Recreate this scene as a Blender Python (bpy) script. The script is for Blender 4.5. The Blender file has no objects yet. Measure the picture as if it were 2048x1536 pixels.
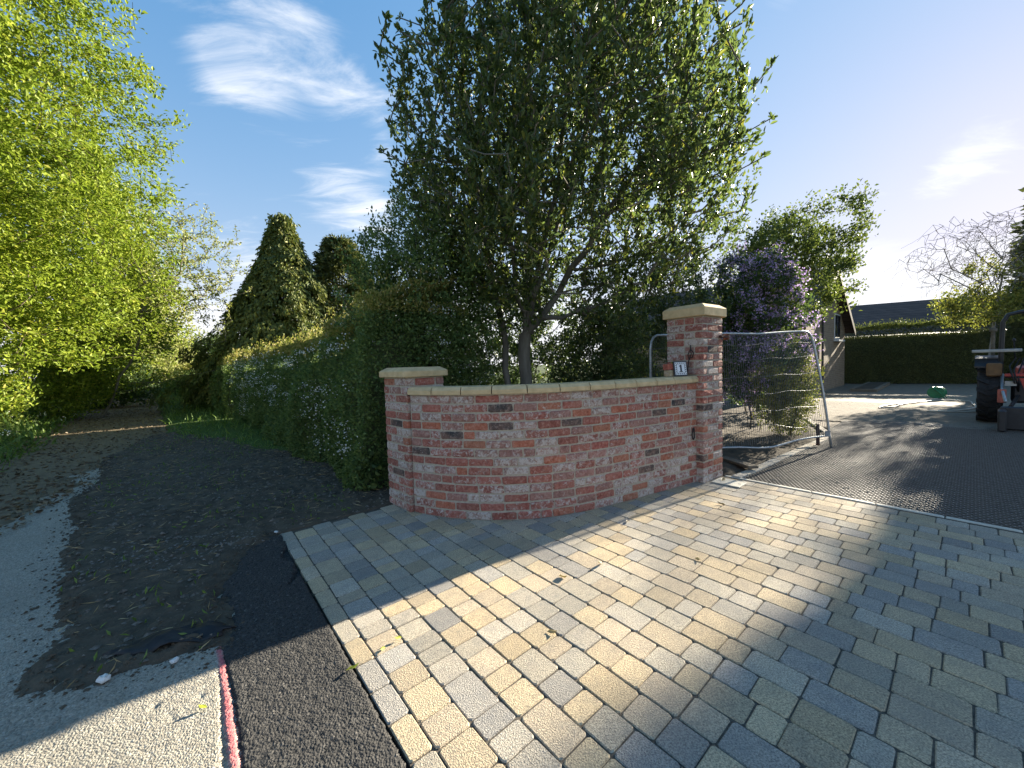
import bpy, math, random
import numpy as np
from mathutils import Vector, Matrix

random.seed(7)
RNG = np.random.default_rng(11)
SC = bpy.context.scene
COL = SC.collection

# ------------------------------------------------------------------ camera
cam_d = bpy.data.cameras.new("camera")
cam_d.sensor_width = 36.0
cam_d.lens = 13.54
cam_d.clip_start = 0.05
cam_d.clip_end = 3000
cam = bpy.data.objects.new("camera", cam_d)
COL.objects.link(cam)
pitch, roll = math.radians(2.8), math.radians(1.7)
Fv = Vector((0, math.cos(pitch), -math.sin(pitch)))
R0 = Vector((1, 0, 0)); U0 = R0.cross(Fv)
Rv = R0 * math.cos(roll) - U0 * math.sin(roll)
Uv = U0 * math.cos(roll) + R0 * math.sin(roll)
mm = Matrix((Rv, Uv, -Fv)).transposed().to_4x4()
mm.translation = Vector((0, 0, 1.45))
cam.matrix_world = mm
SC.camera = cam

# ------------------------------------------------------------------ sun, sky
SUN_AZ = math.radians(35.3)          # angle from +X towards +Y
SUN_EL = math.radians(17.0)
SUN = Vector((math.cos(SUN_AZ) * math.cos(SUN_EL), math.sin(SUN_AZ) * math.cos(SUN_EL), math.sin(SUN_EL)))
sl = bpy.data.lights.new("sun", 'SUN')
sl.energy = 4.4; sl.angle = math.radians(0.55); sl.color = (1.0, 0.90, 0.73)
so = bpy.data.objects.new("sun", sl); COL.objects.link(so)
so.rotation_euler = SUN.to_track_quat('Z', 'Y').to_euler()
so.location = (20, 15, 20)

world = bpy.data.worlds.new("World"); SC.world = world
world.use_nodes = True
SC.view_settings.view_transform = 'Standard'
SC.view_settings.look = 'None'
SC.view_settings.gamma = 1.0
SC.view_settings.use_curve_mapping = False
SC.view_settings.exposure = 2.42
SC.cycles.max_bounces = 6
SC.cycles.diffuse_bounces = 3
SC.cycles.glossy_bounces = 2
SC.cycles.transmission_bounces = 3


def nd(nt, typ, ins=None, **props):
    n = nt.nodes.new(typ)
    for k, v in props.items():
        setattr(n, k, v)
    for k, v in (ins or {}).items():
        if isinstance(v, bpy.types.NodeSocket):
            nt.links.new(v, n.inputs[k])
        else:
            n.inputs[k].default_value = v
    return n


def mth(nt, op, a, b=None, clamp=False):
    ins = {0: a}
    if b is not None:
        ins[1] = b
    return nd(nt, 'ShaderNodeMath', ins, operation=op, use_clamp=clamp).outputs[0]


def mixc(nt, fac, a, b, blend='MIX'):
    n = nd(nt, 'ShaderNodeMix', {0: fac, 6: a, 7: b}, data_type='RGBA', blend_type=blend)
    return n.outputs[2]


def c4(c):
    return (c[0], c[1], c[2], 1.0)


def ramp(nt, fac, stops, interp='LINEAR'):
    r = nd(nt, 'ShaderNodeValToRGB', {0: fac})
    cr = r.color_ramp; cr.interpolation = interp
    while len(cr.elements) < len(stops):
        cr.elements.new(0.5)
    for e, (p, c) in zip(cr.elements, stops):
        e.position = p
        e.color = c4(c) if not isinstance(c, (int, float)) else (c, c, c, 1)
    return r.outputs[0]


def noise(nt, vec, scale, detail=4, rough=0.55, dist=0.0):
    ins = {'Scale': scale, 'Detail': detail, 'Roughness': rough, 'Distortion': dist}
    if vec is not None:
        ins['Vector'] = vec
    return nd(nt, 'ShaderNodeTexNoise', ins).outputs[0]


def build_world():
    nt = world.node_tree
    nt.nodes.clear()
    sky = nd(nt, 'ShaderNodeTexSky', sky_type='NISHITA', sun_disc=False)
    sky.sun_elevation = SUN_EL
    sky.sun_rotation = math.pi / 2 - SUN_AZ
    sky.altitude = 50; sky.air_density = 1.0; sky.dust_density = 0.06; sky.ozone_density = 1.8
    tc = nd(nt, 'ShaderNodeTexCoord')
    d = tc.outputs['Generated']
    sep = nd(nt, 'ShaderNodeSeparateXYZ', {0: d})
    z = mth(nt, 'MAXIMUM', sep.outputs[2], 0.03)
    zz = mth(nt, 'ADD', z, 0.12)
    px = mth(nt, 'DIVIDE', sep.outputs[0], zz)
    py = mth(nt, 'DIVIDE', sep.outputs[1], zz)
    comb = nd(nt, 'ShaderNodeCombineXYZ', {0: px, 1: py, 2: 0.0}).outputs[0]
    # wind stretched clouds on a high plane
    mp = nd(nt, 'ShaderNodeMapping', {'Vector': comb, 'Location': (3.1, 1.7, 0), 'Rotation': (0, 0, math.radians(-28)), 'Scale': (0.75, 2.1, 1)})
    n1 = noise(nt, mp.outputs[0], 3.2, 10, 0.66, 0.7)
    n2 = noise(nt, mp.outputs[0], 0.8, 3, 0.5, 0.0)
    # where the cloud banks stand (directions in the sky, metres do not matter)
    banks = [((-0.489, 0.683, 0.542), .085, .34), ((-0.426, 0.731, 0.534), .10, .36), ((-0.336, 0.740, 0.582), .075, .34), ((-0.309, 0.779, 0.546), .06, .34), ((-0.380, 0.693, 0.613), .08, .22),
             ((-0.351, 0.856, 0.380), .09, .40), ((-0.291, 0.898, 0.329), .06, .40), ((-0.534, 0.810, 0.244), .07, .36), ((-0.586, 0.800, 0.131), .10, .30), ((-0.244, 0.816, 0.525), .06, .36), ((-0.258, 0.850, 0.459), .04, .30),
             ((0.463, 0.668, 0.583), .06, .28), ((0.733, 0.610, 0.302), .05, .34), ((0.711, 0.646, 0.278), .04, .34), ((0.643, 0.715, 0.272), .04, .22)]
    acc = None
    for v, r, w in banks:
        vv = Vector(v).normalized()
        dist = nd(nt, 'ShaderNodeVectorMath', {0: d, 1: vv}, operation='DISTANCE').outputs['Value']
        m = nd(nt, 'ShaderNodeMapRange', {0: dist, 1: 0.0, 2: r * 1.5, 3: w, 4: 0.0}, interpolation_type='SMOOTHSTEP').outputs[0]
        acc = m if acc is None else mth(nt, 'ADD', acc, m)
    acc = mth(nt, 'MINIMUM', acc, 0.42)
    s = mth(nt, 'ADD', mth(nt, 'ADD', n1, mth(nt, 'MULTIPLY', n2, 0.35)), acc)
    dens = nd(nt, 'ShaderNodeMapRange', {0: s, 1: 0.825, 2: 1.40, 3: 0.0, 4: 0.9}, interpolation_type='SMOOTHSTEP').outputs[0]
    # low bank of white cloud along the horizon
    mph = nd(nt, 'ShaderNodeMapping', {'Vector': d, 'Scale': (2.2, 2.2, 12)})
    n3 = noise(nt, mph.outputs[0], 2.0, 6, 0.55)
    low = nd(nt, 'ShaderNodeMapRange', {0: mth(nt, 'ADD', mth(nt, 'MULTIPLY', n3, 0.22), mth(nt, 'MULTIPLY', sep.outputs[2], -1.0)), 1: -0.10, 2: 0.0, 3: 0.0, 4: 0.85}, interpolation_type='SMOOTHSTEP').outputs[0]
    dens = mth(nt, 'MAXIMUM', dens, low)
    # cloud brightness: greyer away from the sun, brighter towards it
    sd = nd(nt, 'ShaderNodeVectorMath', {0: d, 1: SUN}, operation='DOT_PRODUCT').outputs['Value']
    br = nd(nt, 'ShaderNodeMapRange', {0: sd, 1: -0.2, 2: 1.0, 3: CLOUD_LO, 4: CLOUD_HI}).outputs[0]
    cc = nd(nt, 'ShaderNodeCombineXYZ', {0: mth(nt, 'MULTIPLY', br, 0.98), 1: br, 2: mth(nt, 'MULTIPLY', br, 1.05)}).outputs[0]
    # richer blue, gentler glare round the sun
    den = nd(nt, 'ShaderNodeVectorMath', {0: sky.outputs[0], 1: (0.55, 0.55, 0.55), 2: (1, 1, 1)}, operation='MULTIPLY_ADD').outputs[0]
    soft = nd(nt, 'ShaderNodeVectorMath', {0: sky.outputs[0], 1: den}, operation='DIVIDE').outputs[0]
    soft = nd(nt, 'ShaderNodeHueSaturation', {'Color': soft, 'Saturation': 1.60, 'Value': 0.95}).outputs[0]
    soft = mixc(nt, 1.0, soft, (1.02, 0.91, 1.0, 1), 'MULTIPLY')
    col = mixc(nt, dens, soft, cc)
    bg = nd(nt, 'ShaderNodeBackground', {'Color': col, 'Strength': 0.145})
    out = nd(nt, 'ShaderNodeOutputWorld')
    nt.links.new(bg.outputs[0], out.inputs[0])


CLOUD_LO, CLOUD_HI = 1.5, 1.6
build_world()

# ------------------------------------------------------------------ helpers


def tag(o, label=None, cat=None, group=None, kind=None):
    if label: o['label'] = label
    if cat: o['category'] = cat
    if group: o['group'] = group
    if kind: o['kind'] = kind
    return o


def empty(name, loc=(0, 0, 0), rz=0.0, **kw):
    o = bpy.data.objects.new(name, None)
    o.empty_display_size = 0.1
    o.location = loc; o.rotation_euler = (0, 0, rz)
    COL.objects.link(o)
    tag(o, **kw)
    return o


def link(o, parent=None):
    COL.objects.link(o)
    if parent is not None:
        o.parent = parent
    return o


def fmesh(name, V, F, mat=None, rnd=None, smooth=False, colr=None):
    """fast mesh from arrays; F is (m,k)"""
    V = np.ascontiguousarray(V, dtype=np.float32); F = np.ascontiguousarray(F, dtype=np.int32)
    me = bpy.data.meshes.new(name)
    m, k = F.shape
    me.vertices.add(len(V)); me.vertices.foreach_set('co', V.ravel())
    me.loops.add(m * k); me.loops.foreach_set('vertex_index', F.ravel())
    me.polygons.add(m); me.polygons.foreach_set('loop_start', np.arange(0, m * k, k, dtype=np.int32))
    if smooth:
        me.polygons.foreach_set('use_smooth', np.ones(m, dtype=bool))
    else:
        me.polygons.foreach_set('use_smooth', np.zeros(m, dtype=bool))
    me.update(calc_edges=True)
    if rnd is not None:
        a = me.attributes.new('rnd', 'FLOAT', 'FACE')
        a.data.foreach_set('value', np.ascontiguousarray(rnd, dtype=np.float32))
    if colr is not None:
        a = me.attributes.new('tint', 'FLOAT_COLOR', 'FACE')
        a.data.foreach_set('color', np.ascontiguousarray(colr, dtype=np.float32).ravel())
    if mat: me.materials.append(mat)
    return me


def fobj(name, V, F, mat, parent=None, **kw):
    return link(bpy.data.objects.new(name, fmesh(name, V, F, mat, **kw)), parent)


class MB:
    """collects boxes, prisms and tubes into one mesh"""
    def __init__(s):
        s.v = []; s.f = []

    def raw(s, V, F):
        b = len(s.v); s.v += [tuple(p) for p in V]; s.f += [tuple(i + b for i in f) for f in F]
        return s

    def box(s, c, size, rz=0.0, bev=0.0):
        hx, hy, hz = size[0] / 2, size[1] / 2, size[2] / 2
        ca, sa = math.cos(rz), math.sin(rz)
        def T(x, y, z): return (c[0] + x * ca - y * sa, c[1] + x * sa + y * ca, c[2] + z)
        if bev <= 0:
            V = [T(x, y, z) for z in (-hz, hz) for x, y in ((-hx, -hy), (hx, -hy), (hx, hy), (-hx, hy))]
            F = [(3, 2, 1, 0), (4, 5, 6, 7)] + [(i, (i + 1) % 4, 4 + (i + 1) % 4, 4 + i) for i in range(4)]
            return s.raw(V, F)
        b = bev
        def ring(ex, ey, z):
            return [T(-ex, -ey + b, z), T(-ex + b, -ey, z), T(ex - b, -ey, z), T(ex, -ey + b, z), T(ex, ey - b, z), T(ex - b, ey, z), T(-ex + b, ey, z), T(-ex, ey - b, z)]
        V = ring(hx - b, hy - b, -hz) + ring(hx, hy, -hz + b) + ring(hx, hy, hz - b) + ring(hx - b, hy - b, hz)
        F = [tuple(range(7, -1, -1)), tuple(range(24, 32))]
        for r in range(3):
            F += [(r * 8 + i, r * 8 + (i + 1) % 8, r * 8 + 8 + (i + 1) % 8, r * 8 + 8 + i) for i in range(8)]
        return s.raw(V, F)

    def tube(s, pts, r, n=8, cap=True):
        pts = [Vector(p) for p in pts]
        rr = r if isinstance(r, (list, tuple)) else [r] * len(pts)
        V = []; F = []
        up = None
        for i, p in enumerate(pts):
            t = (pts[min(i + 1, len(pts) - 1)] - pts[max(i - 1, 0)]).normalized()
            if up is None:
                up = Vector((0, 0, 1)) if abs(t.z) < 0.9 else Vector((1, 0, 0))
            a = t.cross(up)
            if a.length < 1e-4: a = t.cross(Vector((1, 0, 0)))
            a.normalize(); b = a.cross(t); up = b
            for k in range(n):
                w = 2 * math.pi * k / n
                V.append(p + (a * math.cos(w) + b * math.sin(w)) * rr[i])
        for i in range(len(pts) - 1):
            for k in range(n):
                F.append((i * n + k, i * n + (k + 1) % n, (i + 1) * n + (k + 1) % n, (i + 1) * n + k))
        if cap:
            F.append(tuple(range(n - 1, -1, -1))); F.append(tuple(range((len(pts) - 1) * n, len(pts) * n)))
        return s.raw(V, F)

    def prism(s, poly, z0, z1):
        n = len(poly)
        V = [(x, y, z0) for x, y in poly] + [(x, y, z1) for x, y in poly]
        F = [tuple(range(n - 1, -1, -1)), tuple(range(n, 2 * n))] + [(i, (i + 1) % n, n + (i + 1) % n, n + i) for i in range(n)]
        return s.raw(V, F)

    def lathe(s, prof, c=(0, 0, 0), n=20, axis='Z'):
        V = []; F = []
        for r, h in prof:
            for k in range(n):
                w = 2 * math.pi * k / n
                x, y = r * math.cos(w), r * math.sin(w)
                q = (x, y, h) if axis == 'Z' else ((h, x, y) if axis == 'X' else (x, h, y))
                V.append((c[0] + q[0], c[1] + q[1], c[2] + q[2]))
        for i in range(len(prof) - 1):
            for k in range(n):
                F.append((i * n + k, i * n + (k + 1) % n, (i + 1) * n + (k + 1) % n, (i + 1) * n + k))
        F.append(tuple(range(n - 1, -1, -1))); F.append(tuple(range((len(prof) - 1) * n, len(prof) * n)))
        return s.raw(V, F)

    def mesh(s, name, mat=None, smooth=False):
        me = bpy.data.meshes.new(name)
        me.from_pydata(s.v, [], s.f); me.update()
        if smooth:
            me.polygons.foreach_set('use_smooth', np.ones(len(me.polygons), dtype=bool))
        if mat: me.materials.append(mat)
        return me

    def build(s, name, mat, parent=None, smooth=False):
        return link(bpy.data.objects.new(name, s.mesh(name, mat, smooth)), parent)


# numpy value noise
def _h(ix, iy, seed):
    n = (ix.astype(np.int64) * 374761393 + iy.astype(np.int64) * 668265263 + seed * 1442695041) & 0xFFFFFFFF
    n = ((n ^ (n >> 13)) * 1274126177) & 0xFFFFFFFF
    return ((n ^ (n >> 16)) & 0xFFFF) / 65535.0


def vnoise(x, y, seed=0):
    ix = np.floor(x); iy = np.floor(y); fx = x - ix; fy = y - iy
    fx = fx * fx * (3 - 2 * fx); fy = fy * fy * (3 - 2 * fy)
    a = _h(ix, iy, seed); b = _h(ix + 1, iy, seed); c = _h(ix, iy + 1, seed); d = _h(ix + 1, iy + 1, seed)
    return (a * (1 - fx) + b * fx) * (1 - fy) + (c * (1 - fx) + d * fx) * fy


def fbm(x, y, seed=0, oct=4):
    s = 0; a = 0.5; t = 0
    for i in range(oct):
        s = s + a * vnoise(x * 2 ** i, y * 2 ** i, seed + i); t += a; a *= 0.5
    return s / t - 0.5


def sdpoly(X, Y, poly):
    """signed distance, positive inside"""
    d = np.full(X.shape, 1e9); inside = np.zeros(X.shape, bool)
    n = len(poly)
    for i in range(n):
        x0, y0 = poly[i]; x1, y1 = poly[(i + 1) % n]
        ex, ey = x1 - x0, y1 - y0
        t = np.clip(((X - x0) * ex + (Y - y0) * ey) / (ex * ex + ey * ey + 1e-12), 0, 1)
        d = np.minimum(d, np.hypot(X - x0 - t * ex, Y - y0 - t * ey))
        cond = ((y0 > Y) != (y1 > Y))
        xs = (x1 - x0) * (Y - y0) / ((y1 - y0) if abs(y1 - y0) > 1e-12 else 1e-12) + x0
        inside ^= cond & (X < xs)
    return np.where(inside, d, -d)


def field(name, poly, res, hfun, mat, margin=0.1, smooth=True, parent=None, ang=0.0, mask=None):
    """height field over a polygon: hfun(X,Y,sd) -> z ; cells wholly outside the margin are left out"""
    p = np.array(poly)
    ca, sa = math.cos(ang), math.sin(ang)
    q = np.stack([(p[:, 0] * ca + p[:, 1] * sa), (-p[:, 0] * sa + p[:, 1] * ca)], 1)
    x0, y0 = q.min(0) - margin; x1, y1 = q.max(0) + margin
    nx = int((x1 - x0) / res) + 2; ny = int((y1 - y0) / res) + 2
    gx, gy = np.meshgrid(x0 + np.arange(nx) * res, y0 + np.arange(ny) * res, indexing='ij')
    X = gx * ca - gy * sa; Y = gx * sa + gy * ca
    sd = sdpoly(X, Y, poly)
    Z = hfun(X, Y, sd)
    ok = sd > -margin
    if mask is not None:
        ok &= mask(X, Y, sd)
    cell = ok[:-1, :-1] & ok[1:, :-1] & ok[1:, 1:] & ok[:-1, 1:]
    idx = np.arange(nx * ny).reshape(nx, ny)
    F = np.stack([idx[:-1, :-1], idx[1:, :-1], idx[1:, 1:], idx[:-1, 1:]], -1)[cell]
    V = np.stack([X, Y, Z], -1).reshape(-1, 3)
    used = np.unique(F); remap = np.full(nx * ny, -1, np.int64); remap[used] = np.arange(len(used))
    return fobj(name, V[used], remap[F], mat, parent, smooth=smooth)


# ------------------------------------------------------------------ materials
def new_mat(name):
    m = bpy.data.materials.new(name); m.use_nodes = True
    nt = m.node_tree; nt.nodes.clear()
    return m, nt


def finish(nt, col, rough=0.8, bump=None, bstr=0.3, bdist=0.01, spec=0.3, metal=0.0, **extra):
    ins = {'Base Color': col if isinstance(col, bpy.types.NodeSocket) else c4(col), 'Roughness': rough, 'Specular IOR Level': spec, 'Metallic': metal}
    ins.update(extra)
    if bump is not None:
        ins['Normal'] = nd(nt, 'ShaderNodeBump', {'Height': bump, 'Strength': bstr, 'Distance': bdist}).outputs[0]
    b = nd(nt, 'ShaderNodeBsdfPrincipled', ins)
    o = nd(nt, 'ShaderNodeOutputMaterial'); nt.links.new(b.outputs[0], o.inputs[0])
    return b


def pos(nt):
    return nd(nt, 'ShaderNodeNewGeometry').outputs['Position']


def simple(name, a, b=None, scale=8, rough=0.7, spec=0.3, metal=0.0, bstr=0.15, bdist=0.005, detail=5):
    m, nt = new_mat(name)
    p = pos(nt)
    n = noise(nt, p, scale, detail)
    b = b or tuple(x * 0.7 for x in a)
    col = ramp(nt, n, [(0.3, b), (0.7, a)])
    finish(nt, col, rough, n, bstr, bdist, spec, metal)
    return m


def leaf_mat(name, stops, trans=0.4, tcol=(1.0, 1.1, 0.45), rough=0.45, spec=0.35):
    m, nt = new_mat(name)
    at = nd(nt, 'ShaderNodeAttribute', attribute_name='rnd').outputs['Fac']
    col = ramp(nt, at, stops)
    p = nd(nt, 'ShaderNodeBsdfPrincipled', {'Base Color': col, 'Roughness': rough, 'Specular IOR Level': spec})
    tc = mixc(nt, 1.0, col, c4(tcol), 'MULTIPLY')
    tc = nd(nt, 'ShaderNodeBrightContrast', {'Color': tc, 'Bright': 0.02}).outputs[0]
    t = nd(nt, 'ShaderNodeBsdfTranslucent', {'Color': tc})
    mx = nd(nt, 'ShaderNodeMixShader', {0: trans, 1: p.outputs[0], 2: t.outputs[0]})
    o = nd(nt, 'ShaderNodeOutputMaterial'); nt.links.new(mx.outputs[0], o.inputs[0])
    return m


def bark_mat(name, a, b, scale=14):
    m, nt = new_mat(name)
    mp = nd(nt, 'ShaderNodeMapping', {'Vector': pos(nt), 'Scale': (1, 1, 0.25)})
    n = noise(nt, mp.outputs[0], scale, 6, 0.65)
    n2 = noise(nt, pos(nt), 3.0, 3)
    col = ramp(nt, mth(nt, 'ADD', mth(nt, 'MULTIPLY', n, 0.7), mth(nt, 'MULTIPLY', n2, 0.3)), [(0.32, b), (0.65, a)])
    finish(nt, col, 0.9, n, 0.7, 0.012, 0.15)
    return m


def brick_material():
    m, nt = new_mat('reclaimed brick')
    oi = nd(nt, 'ShaderNodeObjectInfo')
    p = pos(nt)
    off = nd(nt, 'ShaderNodeVectorMath', {0: p, 1: nd(nt, 'ShaderNodeCombineXYZ', {0: mth(nt, 'MULTIPLY', oi.outputs['Random'], 17.0), 1: mth(nt, 'MULTIPLY', oi.outputs['Random'], 5.0), 2: 0.0}).outputs[0]}, operation='ADD').outputs[0]
    n1 = noise(nt, off, 22, 6, 0.62, 0.8)
    n2 = noise(nt, off, 75, 5, 0.6)
    n3 = noise(nt, off, 9, 4, 0.6)
    base = mixc(nt, mth(nt, 'MULTIPLY', n2, 0.75), oi.outputs['Color'], mixc(nt, 1.0, oi.outputs['Color'], (0.35, 0.32, 0.33, 1), 'MULTIPLY'))
    base = mixc(nt, ramp(nt, n3, [(0.35, 0.0), (0.75, 0.45)]), base, (0.27, 0.135, 0.09, 1))
    base = mixc(nt, 1.0, base, (1.66, 1.74, 1.76, 1), 'MULTIPLY')
    n4 = noise(nt, off, 34, 5, 0.65, 0.5)
    base = mixc(nt, ramp(nt, n4, [(0.34, 0.75), (0.52, 0.0)]), base, mixc(nt, 1.0, base, (0.50, 0.42, 0.42, 1), 'MULTIPLY'))
    base = mixc(nt, ramp(nt, n4, [(0.52, 0.0), (0.72, 0.65)]), base, (0.47, 0.33, 0.27, 1))
    # lime wash left on the old brick: how much is set per brick
    thr = mth(nt, 'SUBTRACT', 0.73, mth(nt, 'MULTIPLY', oi.outputs['Alpha'], 0.40))
    mask = nd(nt, 'ShaderNodeMapRange', {0: mth(nt, 'ADD', n1, mth(nt, 'MULTIPLY', mth(nt, 'SUBTRACT', n2, 0.5), 0.35)), 1: thr, 2: mth(nt, 'ADD', thr, 0.16), 3: 0.0, 4: 0.82}).outputs[0]
    lime = ramp(nt, n2, [(0.3, (0.44, 0.38, 0.33)), (0.7, (0.66, 0.61, 0.555))])
    col = mixc(nt, mask, base, lime)
    col = mixc(nt, ramp(nt, noise(nt, p, 5.0, 4), [(0.3, 0.0), (0.75, 0.20)]), col, (0.30, 0.22, 0.18, 1))
    h = mth(nt, 'ADD', mth(nt, 'MULTIPLY', n2, 0.5), mth(nt, 'ADD', mth(nt, 'MULTIPLY', n1, 0.6), mth(nt, 'MULTIPLY', mask, 0.2)))
    finish(nt, col, 0.92, h, 0.8, 0.008, 0.15)
    return m


def paver_material(name, source):
    m, nt = new_mat(name)
    if source == 'object':
        oi = nd(nt, 'ShaderNodeObjectInfo'); tint = oi.outputs['Color']
    else:
        tint = nd(nt, 'ShaderNodeAttribute', attribute_name='tint').outputs['Color']
    p = pos(nt)
    n1 = noise(nt, p, 150, 4, 0.65)
    n2 = noise(nt, p, 14, 4, 0.6)
    n3 = noise(nt, p, 2.2, 3, 0.5)
    vo = nd(nt, 'ShaderNodeTexVoronoi', {'Vector': p, 'Scale': 190.0}).outputs['Distance']
    dark = mixc(nt, 1.0, tint, (0.50, 0.49, 0.49, 1), 'MULTIPLY')
    lite = mixc(nt, 1.0, tint, (1.62, 1.58, 1.50, 1), 'MULTIPLY')
    col = mixc(nt, ramp(nt, n1, [(0.34, 0.0), (0.62, 1.0)]), dark, lite)
    blot = mixc(nt, 1.0, tint, (0.66, 0.72, 0.82, 1), 'MULTIPLY')
    col = mixc(nt, ramp(nt, n2, [(0.45, 0.0), (0.75, 0.5)]), col, blot)
    col = mixc(nt, ramp(nt, n3, [(0.4, 0.0), (0.75, 0.36)]), col, (0.20, 0.18, 0.155, 1))
    h = mth(nt, 'ADD', n1, mth(nt, 'MULTIPLY', vo, 0.8))
    finish(nt, col, 0.85, h, 0.55, 0.004, 0.25)
    return m


def tarmac_material(name, a, b, stone, scale, bump=0.8, bdist=0.006):
    m, nt = new_mat(name)
    p = pos(nt)
    vo = nd(nt, 'ShaderNodeTexVoronoi', {'Vector': p, 'Scale': scale})
    n = noise(nt, p, scale * 1.3, 3)
    n2 = noise(nt, p, 1.3, 5, 0.6)
    r = nd(nt, 'ShaderNodeSeparateColor', {0: vo.outputs['Color']}).outputs[0]
    col = ramp(nt, r, [(0.0, b), (0.55, a), (0.93, a), (1.0, stone)])
    col = mixc(nt, ramp(nt, n2, [(0.35, 0.0), (0.72, 0.5)]), col, c4(tuple(x * 0.55 for x in a)))
    col = mixc(nt, ramp(nt, n, [(0.3, 0.55), (0.5, 0.0)]), col, c4(tuple(x * 0.3 for x in b)))
    h = mth(nt, 'SUBTRACT', n, mth(nt, 'MULTIPLY', vo.outputs['Distance'], 0.9))
    finish(nt, col, 0.85, h, bump, bdist, 0.3)
    return m


M = {}
M['brick'] = brick_material()
M['mortar'] = simple('lime mortar', (0.47, 0.41, 0.325), (0.34, 0.295, 0.235), 45, 0.95, 0.1, bstr=0.6, bdist=0.006)
M['stone'] = simple('buff sandstone', (0.64, 0.49, 0.28), (0.49, 0.365, 0.20), 14, 0.85, 0.2, bstr=0.25, bdist=0.003)
M['paver'] = paver_material('tumbled paver', 'object')
M['paver_far'] = paver_material('tumbled paver far', 'attr')
M['joint'] = simple('joint sand', (0.15, 0.13, 0.105), (0.05, 0.044, 0.037), 90, 0.95, 0.1, bstr=0.5)
M['old_tarmac'] = tarmac_material('worn tarmac', (0.40, 0.365, 0.295), (0.22, 0.20, 0.165), (0.52, 0.49, 0.43), 120)
M['new_tarmac'] = tarmac_material('new tarmac', (0.062, 0.059, 0.055), (0.026, 0.026, 0.026), (0.15, 0.14, 0.125), 95, 1.0, 0.008)


def soil_material(name, a, b, c):
    m, nt = new_mat(name)
    p = pos(nt)
    n1 = noise(nt, p, 7, 8, 0.7); n2 = noise(nt, p, 60, 4, 0.6); n3 = noise(nt, p, 1.1, 4, 0.55)
    col = ramp(nt, n1, [(0.3, b), (0.65, a)])
    col = mixc(nt, ramp(nt, n2, [(0.62, 0.0), (0.72, 0.75)]), col, c4(c))
    col = mixc(nt, ramp(nt, n3, [(0.4, 0.0), (0.7, 0.5)]), col, c4(tuple(x * 0.6 for x in c)))
    finish(nt, col, 0.95, mth(nt, 'ADD', n1, mth(nt, 'MULTIPLY', n2, 0.4)), 0.9, 0.02, 0.15)
    return m


M['soil'] = soil_material('topsoil', (0.115, 0.092, 0.066), (0.045, 0.037, 0.029), (0.21, 0.18, 0.13))
M['litter'] = soil_material('leaf litter', (0.20, 0.155, 0.10), (0.10, 0.078, 0.053), (0.32, 0.26, 0.17))
M['gravel'] = soil_material('drive gravel', (0.22, 0.185, 0.14), (0.11, 0.092, 0.072), (0.36, 0.32, 0.25))
M['subbase'] = soil_material('stone under grid', (0.26, 0.215, 0.165), (0.12, 0.10, 0.08), (0.42, 0.37, 0.30))
M['slab'] = simple('far paving', (0.24, 0.20, 0.145), (0.15, 0.125, 0.095), 6, 0.9, 0.2)
M['earth'] = soil_material('meadow ground', (0.055, 0.085, 0.022), (0.03, 0.05, 0.015), (0.09, 0.10, 0.04))
M['turf'] = soil_material('turf', (0.075, 0.125, 0.028), (0.04, 0.07, 0.018), (0.11, 0.15, 0.04))
M['plastic_grid'] = simple('black plastic grid', (0.15, 0.135, 0.115), (0.085, 0.077, 0.067), 20, 0.62, 0.5)
M['galv'] = simple('galvanised steel', (0.42, 0.45, 0.47), (0.27, 0.30, 0.31), 30, 0.42, 0.5, metal=0.55)
M['wire'] = simple('weathered wire', (0.16, 0.17, 0.17), (0.10, 0.11, 0.11), 30, 0.5, 0.5, metal=0.5)
M['timber'] = simple('weathered timber', (0.20, 0.165, 0.12), (0.10, 0.08, 0.06), 18, 0.85, 0.2, bstr=0.4)
M['rust'] = simple('rusted steel', (0.085, 0.04, 0.03), (0.045, 0.022, 0.018), 40, 0.8, 0.3)
M['black'] = simple('black rubber', (0.018, 0.018, 0.019), (0.010, 0.010, 0.011), 40, 0.55, 0.4)
M['tyre'] = simple('tyre rubber', (0.035, 0.034, 0.034), (0.016, 0.016, 0.017), 22, 0.8, 0.3)
M['white'] = simple('white enamel', (0.78, 0.79, 0.80), (0.66, 0.67, 0.69), 40, 0.35, 0.5, bstr=0.03)
M['ink'] = simple('black enamel', (0.012, 0.013, 0.02), (0.01, 0.01, 0.015), 40, 0.35, 0.5, bstr=0.03)
M['cover'] = simple('cream cover plate', (0.62, 0.58, 0.48), (0.45, 0.42, 0.35), 9, 0.7, 0.3, bstr=0.2)
M['pink'] = simple('pink marker paint', (0.60, 0.09, 0.12), (0.40, 0.06, 0.08), 50, 0.8, 0.2)
M['red'] = simple('red paint', (0.50, 0.045, 0.03), (0.33, 0.035, 0.025), 15, 0.4, 0.5, bstr=0.05)
M['orange_red'] = simple('faded red paint', (0.50, 0.13, 0.09), (0.35, 0.09, 0.06), 15, 0.5, 0.4, bstr=0.05)
M['dark_metal'] = simple('dark painted metal', (0.03, 0.031, 0.033), (0.018, 0.018, 0.02), 18, 0.45, 0.5)
M['grey_blue'] = simple('blue grey seat', (0.10, 0.115, 0.15), (0.06, 0.07, 0.09), 12, 0.55, 0.4)
M['pale_metal'] = simple('pale painted steel', (0.48, 0.46, 0.42), (0.33, 0.31, 0.28), 12, 0.5, 0.4)
M['brown_box'] = simple('brown painted box', (0.22, 0.12, 0.05), (0.14, 0.08, 0.04), 12, 0.6, 0.3)
M['green_plastic'] = simple('green plastic', (0.02, 0.22, 0.10), (0.012, 0.14, 0.065), 15, 0.35, 0.5, bstr=0.03)
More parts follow.
